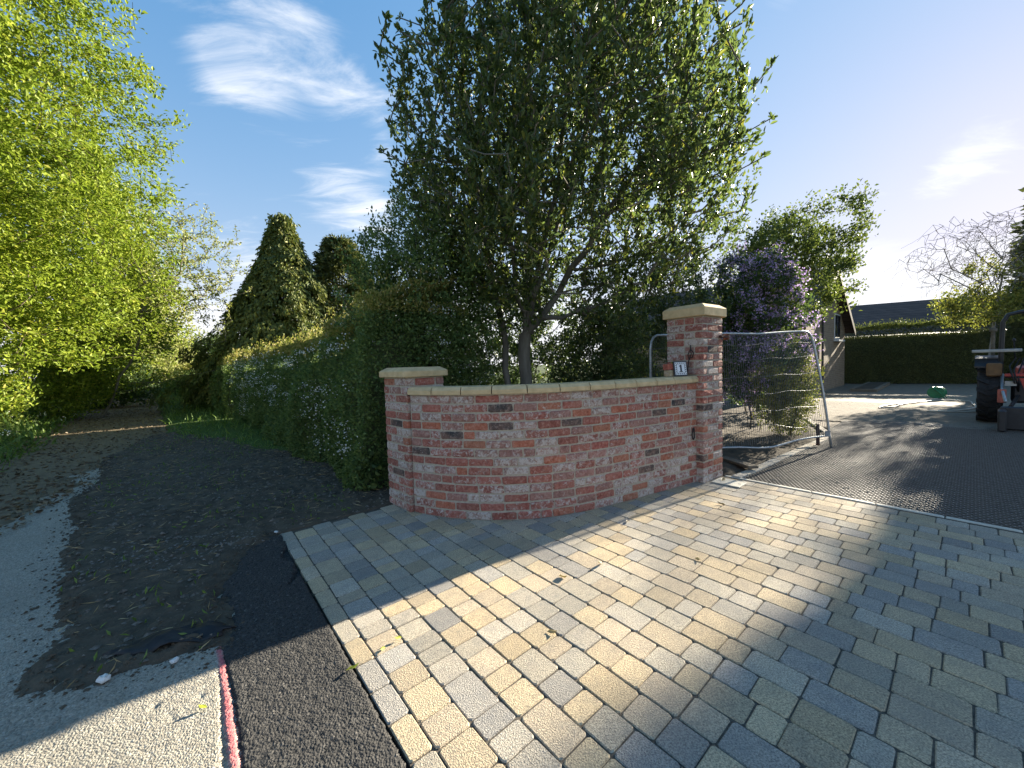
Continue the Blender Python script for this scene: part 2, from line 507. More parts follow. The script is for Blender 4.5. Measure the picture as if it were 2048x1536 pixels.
M['hose'] = simple('cream hose', (0.45, 0.42, 0.34), (0.33, 0.31, 0.25), 15, 0.5, 0.4, bstr=0.03)
M['glass'] = simple('dark window glass', (0.03, 0.04, 0.05), (0.02, 0.028, 0.034), 2, 0.06, 0.8, bstr=0.0)
M['upvc'] = simple('white window frame', (0.72, 0.72, 0.70), (0.6, 0.6, 0.58), 5, 0.4, 0.4, bstr=0.02)
M['barge'] = simple('brown bargeboard', (0.075, 0.045, 0.032), (0.045, 0.03, 0.022), 8, 0.6, 0.3)


def rows_material(name, a, b, joint, bw, bh, vec='wall'):
    """far brickwork or roof tiles, too small to tell apart"""
    m, nt = new_mat(name)
    tc = nd(nt, 'ShaderNodeTexCoord').outputs['Object']
    sx = nd(nt, 'ShaderNodeSeparateXYZ', {0: tc})
    cv = nd(nt, 'ShaderNodeCombineXYZ', {0: mth(nt, 'ADD', sx.outputs[0], sx.outputs[1]), 1: sx.outputs[2], 2: 0.0}).outputs[0]
    br = nd(nt, 'ShaderNodeTexBrick', {'Vector': cv, 'Color1': c4(a), 'Color2': c4(b), 'Mortar': c4(joint), 'Scale': 1.0, 'Mortar Size': 0.008, 'Brick Width': bw, 'Row Height': bh, 'Bias': 0.0})
    n = noise(nt, pos(nt), 3, 5)
    col = mixc(nt, ramp(nt, n, [(0.3, 0.0), (0.8, 0.5)]), br.outputs[0], c4(tuple(x * 0.5 for x in a)))
    finish(nt, col, 0.85, br.outputs['Fac'], -0.5, 0.01, 0.2)
    return m


M['far_brick'] = rows_material('far brickwork', (0.34, 0.25, 0.16), (0.24, 0.165, 0.11), (0.36, 0.32, 0.26), 0.235, 0.083)
M['roof_tiles'] = rows_material('brown roof tiles', (0.135, 0.10, 0.085), (0.09, 0.07, 0.06), (0.035, 0.028, 0.025), 0.33, 0.17)

M['bark_grey'] = bark_mat('smooth grey bark', (0.21, 0.19, 0.155), (0.10, 0.09, 0.07))
M['bark_brown'] = bark_mat('brown bark', (0.10, 0.078, 0.052), (0.04, 0.032, 0.024))
M['bark_birch'] = bark_mat('pale birch bark', (0.36, 0.33, 0.29), (0.10, 0.085, 0.075))

GREEN = {
    'bay': [(0.0, (0.050, 0.080, 0.028)), (0.5, (0.098, 0.140, 0.042)), (0.86, (0.150, 0.185, 0.050)), (1.0, (0.25, 0.23, 0.045))],
    'beech': [(0.0, (0.11, 0.165, 0.016)), (0.4, (0.19, 0.255, 0.022)), (0.8, (0.275, 0.325, 0.034)), (1.0, (0.36, 0.34, 0.06))],
    'pale': [(0.0, (0.17, 0.20, 0.06)), (0.5, (0.28, 0.30, 0.10)), (1.0, (0.40, 0.38, 0.17))],
    'hawthorn': [(0.0, (0.065, 0.11, 0.036)), (0.5, (0.125, 0.19, 0.06)), (0.85, (0.17, 0.24, 0.07)), (1.0, (0.24, 0.28, 0.09))],
    'hedge_top': [(0.0, (0.13, 0.16, 0.03)), (0.5, (0.26, 0.26, 0.06)), (1.0, (0.40, 0.31, 0.12))],  # sunlight on the hedge tops put into the leaf colour
    'cypress': [(0.0, (0.065, 0.095, 0.030)), (0.5, (0.14, 0.165, 0.045)), (1.0, (0.25, 0.24, 0.06))],
    'leyland': [(0.0, (0.050, 0.072, 0.028)), (0.5, (0.105, 0.125, 0.04)), (1.0, (0.20, 0.19, 0.055))],
    'lilac': [(0.0, (0.035, 0.065, 0.020)), (0.5, (0.065, 0.11, 0.032)), (1.0, (0.14, 0.18, 0.05))],
    'maple': [(0.0, (0.055, 0.085, 0.018)), (0.5, (0.11, 0.145, 0.03)), (1.0, (0.21, 0.23, 0.06))],
    'spirea': [(0.0, (0.09, 0.115, 0.02)), (0.5, (0.20, 0.21, 0.04)), (1.0, (0.36, 0.32, 0.08))],
    'grass': [(0.0, (0.07, 0.125, 0.026)), (0.5, (0.12, 0.20, 0.04)), (1.0, (0.20, 0.27, 0.07))],
    'yew': [(0.0, (0.060, 0.076, 0.032)), (0.5, (0.110, 0.125, 0.045)), (1.0, (0.18, 0.185, 0.065))],
    'twig': [(0.0, (0.07, 0.05, 0.03)), (0.5, (0.14, 0.10, 0.06)), (1.0, (0.22, 0.17, 0.10))],
}
for k, st in GREEN.items():
    M['leaf_' + k] = leaf_mat(k + ' leaves', st, trans={'bay': .44, 'beech': .42, 'yew': .12, 'leyland': .15, 'cypress': .18, 'twig': .05}.get(k, .35), spec=.5 if k == 'bay' else .3, rough=.35 if k == 'bay' else .55)
M['blossom_white'] = leaf_mat('white blossom', [(0, (0.62, 0.63, 0.58)), (1, (0.85, 0.85, 0.80))], trans=.3, tcol=(1, 1, 1))
M['blossom_lilac'] = leaf_mat('lilac blossom', [(0, (0.38, 0.28, 0.54)), (0.6, (0.55, 0.43, 0.70)), (1, (0.74, 0.56, 0.78))], trans=.3, tcol=(1, .95, 1.1))
M['fallen_leaf'] = leaf_mat('fallen leaf', [(0, (0.30, 0.36, 0.04)), (1, (0.45, 0.42, 0.06))], trans=.3)
M['dry_leaf'] = leaf_mat('dry leaf', [(0, (0.26, 0.18, 0.08)), (1, (0.42, 0.33, 0.18))], trans=.1)

# ------------------------------------------------------------------ foliage tools


def unit(a):
    return a / (np.linalg.norm(a, axis=-1, keepdims=True) + 1e-9)


def leaf_arrays(P, D, L, wid=0.42, droop=0.12, six=True, rng=RNG, nrm=None):
    """leaf blades at P pointing along D, length L; folded along the mid rib"""
    n = len(P)
    L = np.broadcast_to(np.asarray(L, float), (n,))[:, None]
    D = unit(D)
    r = rng.normal(size=(n, 3)) if nrm is None else nrm + rng.normal(size=(n, 3)) * 0.35
    S = unit(np.cross(D, r)); N = np.cross(S, D)
    w = L * wid * 0.5
    if six:
        base = P; tip = P + D * L - N * L * droop
        a1 = P + D * L * 0.30 + N * L * 0.03; a2 = P + D * L * 0.70 - N * L * 0.04
        f = N * w * 0.35
        V = np.stack([base, a1 + S * w * 0.9 + f, a2 + S * w * 0.8 + f, tip, a2 - S * w * 0.8 + f, a1 - S * w * 0.9 + f], 1).reshape(-1, 3)
        b = np.arange(n)[:, None] * 6
        F = np.concatenate([b + np.array([0, 1, 2, 3]), b + np.array([0, 3, 4, 5])], 1).reshape(-1, 4)
        return V, F, 2
    V = np.stack([P, P + D * L * 0.5 + S * w + N * w * 0.3, P + D * L - N * L * droop, P + D * L * 0.5 - S * w + N * w * 0.3], 1).reshape(-1, 3)
    F = np.arange(n * 4).reshape(-1, 4)
    return V, F, 1


def leaves(name, P, D, L, mat, parent=None, wid=0.42, six=True, rnd=None, kind='stuff', droop=.12, nrm=None, rng=RNG):
    V, F, k = leaf_arrays(P, D, L, wid, droop, six, rng, nrm)
    if rnd is None:
        rnd = rng.random(len(P))
    o = fobj(name, V, F, mat, parent, rnd=np.repeat(rnd, k))
    if kind: o['kind'] = kind
    return o


class Skeleton:
    def __init__(s):
        s.p = []; s.par = []; s.tips = []

    def chain(s, pts, parent=-1):
        for q in pts:
            s.p.append(np.array(q, float)); s.par.append(parent); parent = len(s.p) - 1
        return parent

    def attach(s, targets, step=0.25, rng=RNG, up=0.5, jit=0.10, minz=None, arc=0.15):
        """join each target to the nearest limb that lies below it"""
        cap = len(s.p) + len(targets) * 24
        A = np.zeros((cap, 3)); A[:len(s.p)] = np.array(s.p); n = len(s.p)
        for t in targets:
            d = A[:n] - t
            cost = np.linalg.norm(d, axis=1) + up * np.maximum(0, d[:, 2] + 0.05) * 2
            i = int(np.argmin(cost))
            a = A[i]; v = t - a; L = np.linalg.norm(v)
            k = max(1, min(20, int(round(L / step))))
            par = i
            off = rng.normal(size=3) * jit * L
            for j in range(1, k + 1):
                f = j / k
                q = a + v * f + off * math.sin(math.pi * f) * 0.6 + np.array([0, 0, -arc * L * math.sin(math.pi * f) * (0.5)]) + (rng.normal(size=3) * jit * step * 0.6 if j < k else 0)
                A[n] = q; s.p.append(q); s.par.append(par); par = n; n += 1
            s.tips.append(par)

    def radii(s, rtip=0.004, e=0.5, rmax=None):
        n = len(s.p); c = np.zeros(n); par = np.array(s.par)
        ch = np.zeros(n, int)
        for i in range(n - 1, -1, -1):
            if c[i] == 0: c[i] = 1
            if par[i] >= 0: c[par[i]] += c[i] if ch[par[i]] or True else 0
        # count of tips carried
        r = rtip * np.power(np.maximum(c / 4.0, 1.0), e)
        if rmax: r = np.minimum(r, rmax)
        return r

    def mesh(s, name, mat, parent, r, nmax=7):
        P = np.array(s.p); par = np.array(s.par)
        ids = np.where(par >= 0)[0]
        obs_v = []; obs_f = []; base = 0
        for lo, hi, n in ((0, 0.012, 3), (0.012, 0.04, 5), (0.04, 9, 9)):
            sel = ids[(r[ids] >= lo) & (r[ids] < hi)]
            if not len(sel): continue
            a = P[par[sel]]; b = P[sel]
            t = unit(b - a)
            ref = np.where(np.abs(t[:, 2:3]) < 0.9, np.array([[0, 0, 1.0]]), np.array([[1.0, 0, 0]]))
            u = unit(np.cross(t, ref)); w = np.cross(u, t)
            an = 2 * np.pi * np.arange(n) / n
            ring = u[:, None, :] * np.cos(an)[None, :, None] + w[:, None, :] * np.sin(an)[None, :, None]
            ra = np.minimum(r[par[sel]], r[sel] * 1.6)[:, None, None]; rb = r[sel][:, None, None]
            e = (b - a) * 0.04
            V = np.concatenate([(a - e)[:, None, :] + ring * ra, (b + e)[:, None, :] + ring * rb], 1).reshape(-1, 3)
            k = np.arange(n); q = np.stack([k, (k + 1) % n, n + (k + 1) % n, n + k], 1)
            F = (np.arange(len(sel))[:, None, None] * 2 * n + q[None]).reshape(-1, 4) + base
            obs_v.append(V); obs_f.append(F); base += len(V)
        return fobj(name, np.concatenate(obs_v), np.concatenate(obs_f), mat, parent, smooth=True)

    def tipinfo(s):
        P = np.array(s.p); t = np.array(s.tips); par = np.array(s.par)
        return P[t], unit(P[t] - P[np.maximum(par[t], 0)])


def spray(T, D, m, length, spread, a, b, up, rng=RNG, along=1.0):
    """m leaves round each twig end"""
    n = len(T)
    u = rng.random((n, m, 1)) ** along
    P = T[:, None, :] - D[:, None, :] * u * length + rng.normal(size=(n, m, 3)) * spread
    d = D[:, None, :] * a + rng.normal(size=(n, m, 3)) * b + np.array([0, 0, up])
    return P.reshape(-1, 3), d.reshape(-1, 3)


def ball(n, c, rad, rng=RNG, shell=0.35):
    """points in an ellipsoid, more of them near its skin"""
    v = unit(rng.normal(size=(n, 3)))
    r = (rng.random((n, 1)) ** shell)
    return np.array(c) + v * r * np.array(rad)


def shape_noise(P, amp, sc, seed=3):
    """push points in and out in clumps"""
    a = fbm(P[:, 0] * sc + 10, P[:, 1] * sc + P[:, 2] * sc * 0.7, seed, 3)
    return a * amp


# ------------------------------------------------------------------ ground
EN = (0.64, -0.768)      # along the paver rows
DN = (0.768, 0.64)       # across the rows, up the drive
Q0 = (-2.12, 3.39)


def loc(s, t, z=None):
    x, y = Q0[0] + DN[0] * s + EN[0] * t, Q0[1] + DN[1] * s + EN[1] * t
    return (x, y) if z is None else (x, y, z)


def pathp(n, l):
    """lane coordinates: n across (towards the hedge), l along"""
    return (0.727 * n - 0.687 * l, 0.687 * n + 0.727 * l)


g = MB()
NG = 48
g.v = [(0, 0, -0.12)] + [(900 * math.cos(2 * math.pi * i / NG), 900 * math.sin(2 * math.pi * i / NG), -0.12) for i in range(NG)]
g.f = [(0, 1 + i, 1 + (i + 1) % NG) for i in range(NG)]
tag(g.build('ground', M['earth']), 'green earth stretching away behind everything', kind='structure')

# worn tarmac lane: wide sheet, then the near part with its real grain
lane = MB().prism([(0.6, -4.0), (-0.2, 1.0), (-1.55, 2.2), (-2.0, 3.3), (-2.3, 3.6), (-4.0, 6.0), (-8.0, 9.6), (-11.0, 9.0), (-11.5, 2.0), (-7, -5)], -0.1, -0.004)
lane = lane.build('lane', M['old_tarmac']); tag(lane, 'worn grey tarmac lane at the left', kind='structure')


def grain(X, Y, amp, seed, k=1.0):
    return amp * (vnoise(X * 110 * k, Y * 110 * k, seed) * 0.65 + vnoise(X * 210 * k, Y * 210 * k, seed + 5) * 0.35)


def h_lane(X, Y, sd):
    z = grain(X, Y, 0.006, 3) + 0.012 * fbm(X * 1.2, Y * 1.2, 4) - 0.001
    pits = np.clip(fbm(X * 9, Y * 9, 8) - 0.22, 0, 1) * -0.08
    return np.where(sd < 0.03, np.minimum(z, -0.012), z + pits)


LN = field('lane_grain', [(-4.6, 1.0), (-0.72, 0.9), (-1.62, 2.06), (-2.5, 2.3), (-3.7, 3.3), (-4.4, 3.4), (-4.9, 3.0)], 0.010, h_lane, M['old_tarmac'], 0.02, parent=lane)

# new tarmac beside the pavers
TP = [(-1.60, 1.98), (-1.78, 2.26), (-2.0, 2.52), (-2.22, 2.9), (-2.3, 3.15), (-2.128, 3.385), (-0.05, 0.90), (-0.72, 0.93), (-1.03, 1.33), (-1.30, 1.66)]

tarm = field('new_tarmac', TP, 0.0085, lambda X, Y, sd: np.where(sd + np.where((Y > 1.99) & (X < -1.55), 0.28 * fbm(X * 4, Y * 4, 15) + .12 * fbm(X * 14, Y * 14, 16) - .03, 0) < 0.006, -0.03, 0.0) + 0.012 + grain(X, Y, 0.011, 13, 0.75) + 0.012 * fbm(X * 3, Y * 3, 14) - 0.012 + np.clip(0.02 - sd, 0, 0.02) * -0.2, M['new_tarmac'], 0.02)
tag(tarm, 'fresh black tarmac strip between lane and pavers', kind='structure')

# pink marker paint along the edge of the old tarmac
pk = [(-1.585, 1.985), (-1.52, 1.92), (-1.45, 1.84), (-1.37, 1.75), (-1.29, 1.66), (-1.21, 1.56), (-1.13, 1.465), (-1.03, 1.345), (-0.9, 1.18)]
pp = [(x - 0.050, y - 0.02) for x, y in pk] + [(x - 0.001, y + 0.006) for x, y in reversed(pk)]


def sprayed_material():
    m, nt = new_mat('worn tarmac with sprayed paint')
    p = pos(nt)
    vo = nd(nt, 'ShaderNodeTexVoronoi', {'Vector': p, 'Scale': 120.0})
    r = nd(nt, 'ShaderNodeSeparateColor', {0: vo.outputs['Color']}).outputs[0]
    base = ramp(nt, r, [(0.0, (0.15, 0.135, 0.11)), (0.55, (0.30, 0.272, 0.22)), (1.0, (0.42, 0.39, 0.34))])
    sp = nd(nt, 'ShaderNodeSeparateXYZ', {0: p})
    # distance from the straight line the can was drawn along
    dx, dy = 0.685, -0.805; L = math.hypot(dx, dy); nx_, ny_ = -dy / L, dx / L
    off = -(nx_ * -1.600 + ny_ * 1.985)
    dist = mth(nt, 'ABSOLUTE', mth(nt, 'ADD', mth(nt, 'ADD', mth(nt, 'MULTIPLY', sp.outputs[0], nx_), mth(nt, 'MULTIPLY', sp.outputs[1], ny_)), off))
    dist = mth(nt, 'ADD', dist, mth(nt, 'MULTIPLY', mth(nt, 'SUBTRACT', noise(nt, p, 45, 5, .75), 0.5), 0.055))
    dist = mth(nt, 'ADD', dist, mth(nt, 'MULTIPLY', mth(nt, 'SUBTRACT', noise(nt, p, 6, 2), 0.5), 0.022))
    fac = nd(nt, 'ShaderNodeMapRange', {0: dist, 1: 0.002, 2: 0.026, 3: 0.72, 4: 0.0}, interpolation_type='SMOOTHSTEP').outputs[0]
    col = mixc(nt, fac, base, (0.56, 0.115, 0.135, 1))
    finish(nt, col, 0.9, mth(nt, 'MULTIPLY', vo.outputs['Distance'], -1.0), 0.6, 0.005, 0.2)
    return m


paint = field('painted_line', pp, 0.008, lambda X, Y, sd: np.where(sd < 0.010, -0.010, 0.0010) + grain(X, Y, 0.006, 3) + 0.012 * fbm(X * 1.2, Y * 1.2, 4) - 0.001, sprayed_material(), 0.004)
tag(paint, 'pink sprayed marker line along the lane edge', kind='structure')

# dug soil between lane and hedge
SP = [(-7.35, 6.9), (-5.87, 5.38), (-5.25, 4.52), (-4.19, 3.61), (-3.62, 3.01), (-3.07, 2.5), (-2.72, 2.2), (-2.5, 1.99), (-2.33, 1.74), (-2.05, 1.74), (-1.83, 1.83), (-1.71, 1.92), (-1.56, 1.99),
      (-2.0, 2.52), (-2.2, 2.95), (-2.15, 3.36), (-1.33, 4.05), (-1.2, 4.9), (-3.2, 7.2), (-6.4, 9.6), (-8.3, 10.6), (-8.8, 9.3)]


def h_soil(X, Y, sd):
    e = sd + 0.16 * fbm(X * 2.2, Y * 2.2, 31) + 0.07 * fbm(X * 8, Y * 8, 33) + 0.04 * fbm(X * 25, Y * 25, 34)
    z = np.clip(e * 0.25, -0.05, 0.022)
    z = z + np.where(e > 0.0, 1, 0.3) * (0.035 * fbm(X * 5, Y * 5, 35) + 0.034 * fbm(X * 14, Y * 14, 36, 4) + 0.022 * (vnoise(X * 38, Y * 38, 37) - .5)) + 0.004
    # keep the finished edges by the pavers and the new tarmac low
    s_ = (X - Q0[0]) * DN[0] + (Y - Q0[1]) * DN[1]; t_ = (X - Q0[0]) * EN[0] + (Y - Q0[1]) * EN[1]
    near = np.clip(np.minimum(np.where(s_ > -0.1, -t_, 9), 9) / 0.25, 0, 1)
    z = np.where((s_ > -0.1) & (t_ > -0.3), np.minimum(z, 0.004 + 0.02 * near), z)
    z = np.where((s_ > 0.0) & (t_ > -0.01), -0.06, z)
    return z


soil = field('soil', SP, 0.022, h_soil, M['soil'], 0.10)
tag(soil, 'dark dug soil between the lane and the hedge', kind='structure')

# leaf littered path running off between the trees
PP = [(-5.1, 3.5), (-5.8, 4.75), (-6.7, 5.8), (-7.4, 7.0), (-8.5, 9.5), pathp(0.35, 20), pathp(0.35, 35), pathp(0.0, 75), pathp(-2.0, 75), pathp(-2.1, 35), pathp(-2.2, 20), (-9.6, 7.0), (-8.4, 4.4)]
path = field('path', PP, 0.12, lambda X, Y, sd: np.clip((sd + 0.5 * fbm(X * 1.3, Y * 1.3, 41) + 0.25 * fbm(X * 5, Y * 5, 43)) * 0.06, -0.03, 0.014) + 0.022 * fbm(X * 4, Y * 4, 42), M['litter'], 0.3)
tag(path, 'brown leaf littered path running away between trees and hedge', kind='structure')

# grass verges each side of the path
VL = [pathp(-2.0, 4), pathp(-1.9, 8), pathp(-2.1, 14), pathp(-2.1, 25), pathp(-2.0, 80), pathp(-30, 80), pathp(-30, 4)]
verge_l = field('verge', VL, 0.25, lambda X, Y, sd: np.clip(sd * 0.36, -0.1, 0.85) + 0.10 * fbm(X * 0.8, Y * 0.8, 51), M['turf'], 0.4)
tag(verge_l, 'grassy bank on the left of the path under the trees', kind='structure')
VR = [pathp(0.3, 12.5), pathp(0.35, 25), pathp(0.0, 80), pathp(2.6, 80), pathp(2.6, 5.5), pathp(1.5, 8.0), pathp(0.9, 10.8)]
verge_r = field('verge', VR, 0.18, lambda X, Y, sd: np.clip(sd * 0.15, -0.05, 0.05) + 0.05 * fbm(X, Y, 55) + 0.012, M['turf'], 0.3)
tag(verge_r, 'narrow grass verge along the foot of the hedge', kind='structure')

# garden soil behind the wall and round the lilac
BP = [(2.66, 4.72), (4.82, 6.28), (5.52, 6.82), (6.72, 8.92), (8.0, 12.5), (3.0, 14.5), (-4, 12), (-1.6, 4.9), (-0.9, 4.2), (0.4, 3.85), (2.1, 4.75), (2.4, 4.9)]
bed = field('planting_bed', BP, 0.06, lambda X, Y, sd: np.clip(sd * 0.2, -0.06, 0.03) + 0.05 * fbm(X * 4, Y * 4, 61) + 0.03 * fbm(X * 13, Y * 13, 62), M['soil'], 0.06)
tag(bed, 'dark bare soil bed under the lilac and behind the wall', kind='structure')

# drive: stone under plastic grid, gravel beyond, far paving
SMAX = 4.48
drv = MB().prism([loc(SMAX, 2.1), loc(SMAX, 9.5), loc(16.0, 9.5), loc(16.0, -2.5), loc(9.4, 2.1), (5.6, 6.75), (2.75, 4.68)], -0.1, -0.030).build('driveway', M['subbase'])
tag(drv, 'stone base of the drive beneath the black grid', kind='structure')
gr = field('gravel', [loc(10.6, 2.2), loc(11.0, 8.0), loc(14.6, 8.0), loc(15.2, 3.5), loc(15.6, -1.5), loc(12.4, -2.2), loc(10.2, -0.8)], 0.12, lambda X, Y, sd: np.clip((sd + 0.5 * fbm(X * 2, Y * 2, 71)) * 0.1, -0.06, 0.0) + 0.012 * fbm(X * 6, Y * 6, 72) - 0.004, M['gravel'], 0.2)
tag(gr, 'pale sunlit gravel beyond the black grid', kind='structure')
fp = MB().prism([loc(14.7, -9), loc(14.7, 14), loc(30, 14), loc(30, -9)], -0.08, -0.016).build('far_paving', M['slab'])
tag(fp, 'brown paved yard in front of the tall clipped hedge', kind='structure')


def honeycomb():
    """black gravel grid: cell walls of a honeycomb"""
    c = 0.046
    o = loc(SMAX + 0.06, 2.16)
    cols = int(4.6 / (c * 0.866)); rows = int(6.6 / (c * 0.75 * 1.1547)) + 1
    R = c / math.sqrt(3) * 1.0
    ii, jj = np.meshgrid(np.arange(cols), np.arange(rows), indexing='ij')
    cx = (ii * c + (jj % 2) * c / 2).ravel(); cy = (jj * R * 1.5).ravel()
    segs = []
    ang = [math.radians(30 + 60 * k) for k in range(6)]
    pt = [(R * math.cos(a), R * math.sin(a)) for a in ang]
    A = []; B = []
    for k in (0, 1, 2):
        A.append(np.stack([cx + pt[k][0], cy + pt[k][1]], 1)); B.append(np.stack([cx + pt[k + 1][0], cy + pt[k + 1][1]], 1))
    A = np.concatenate(A); B = np.concatenate(B)
    d = unit(B - A); nn = np.stack([-d[:, 1], d[:, 0]], 1) * 0.0038
    def W(q, z):
        x = o[0] + EN[0] * q[:, 0] + DN[0] * q[:, 1]; y = o[1] + EN[1] * q[:, 0] + DN[1] * q[:, 1]
        return np.stack([x, y, np.zeros(len(q)) + z + 0.008 * fbm(x * 0.9, y * 0.9, 77)], 1)
    zt, zb = -0.003, -0.034
    V = np.stack([W(A - nn * 1.3, zb), W(A - nn, zt), W(A + nn, zt), W(A + nn * 1.3, zb), W(B - nn * 1.3, zb), W(B - nn, zt), W(B + nn, zt), W(B + nn * 1.3, zb)], 1)
    keep = (A[:, 0] > -0.12 + 0.0 * A[:, 1]) & (V[:, 0, 0] / np.maximum(V[:, 0, 1], 0.1) < 1.9)
    V = V[keep].reshape(-1, 3); n = keep.sum()
    q = np.array([[0, 1, 5, 4], [1, 2, 6, 5], [2, 3, 7, 6]])
    F = (np.arange(n)[:, None, None] * 8 + q[None]).reshape(-1, 4)
    ob = fobj('gravel_grid', V, F, M['plastic_grid'])
    tag(ob, 'black plastic honeycomb gravel grid laid over the drive', 'gravel grid', kind='stuff')


honeycomb()

# ------------------------------------------------------------------ paving
# front face of the curved wall, metres
WALL = [(-1.02, 3.815), (-0.85, 3.725), (-0.60, 3.625), (-0.27, 3.555), (0.02, 3.545), (0.32, 3.585), (0.72, 3.72), (1.13, 3.925), (1.62, 4.20), (2.12, 4.49), (2.30, 4.60)]


def cr_curve(pts, n=40):
    P = [Vector((p[0], p[1])) for p in pts]
    P = [P[0] * 2 - P[1]] + P + [P[-1] * 2 - P[-2]]
    out = []
    for i in range(1, len(P) - 2):
        for k in range(n):
            t = k / n
            a, b, c, d = P[i - 1], P[i], P[i + 1], P[i + 2]
            out.append(0.5 * ((2 * b) + (c - a) * t + (2 * a - 5 * b + 4 * c - d) * t * t + (3 * b - a - 3 * c + d) * t ** 3))
    out.append(P[-2])
    return out


_wc = cr_curve(WALL)
_ws = [0.0]
for a, b in zip(_wc, _wc[1:]):
    _ws.append(_ws[-1] + (b - a).length)
WLEN = _ws[-1]
_wxy = np.array([(p.x, p.y) for p in _wc]); _wsa = np.array(_ws)


def wall_at(s):
    x = float(np.interp(s, _wsa, _wxy[:, 0])); y = float(np.interp(s, _wsa, _wxy[:, 1]))
    e = 0.06
    s0, s1 = max(0, s - e), min(WLEN, s + e)
    tx = float(np.interp(s1, _wsa, _wxy[:, 0]) - np.interp(s0, _wsa, _wxy[:, 0])); ty = float(np.interp(s1, _wsa, _wxy[:, 1]) - np.interp(s0, _wsa, _wxy[:, 1]))
    l = math.hypot(tx, ty); tx /= l; ty /= l
    return (x, y), (tx, ty), (-ty, tx)       # point, tangent, normal pointing behind the wall


def paver_mesh(L, W, seed):
    """tumbled block: rounded plan, worn arrises"""
    r = random.Random(seed)
    c = 0.006
    hx, hy = L / 2, W / 2
    def j(a): return r.uniform(-a, a)
    def ring(inset, z, jit):
        x, y = hx - inset, hy - inset
        cc = c + 0.004
        pts = [(-x, -y + cc), (-x + cc, -y), (x - cc, -y), (x, -y + cc), (x, y - cc), (x - cc, y), (-x + cc, y), (-x, y - cc)]
        return [(px + dx, py + dy, z) for (px, py), (dx, dy) in zip(pts, jit)]
    jit = [(j(.0025), j(.0025)) for _ in range(8)]
    V = ring(0.0, -0.035, jit) + ring(0.0005, -0.005, jit) + ring(0.0045, 0.0, jit)
    F = [tuple(range(16, 24))]
    for k in range(2):
        F += [(k * 8 + i, k * 8 + (i + 1) % 8, k * 8 + 8 + (i + 1) % 8, k * 8 + 8 + i) for i in range(8)]
    m = MB(); m.v = V; m.f = F
    return m


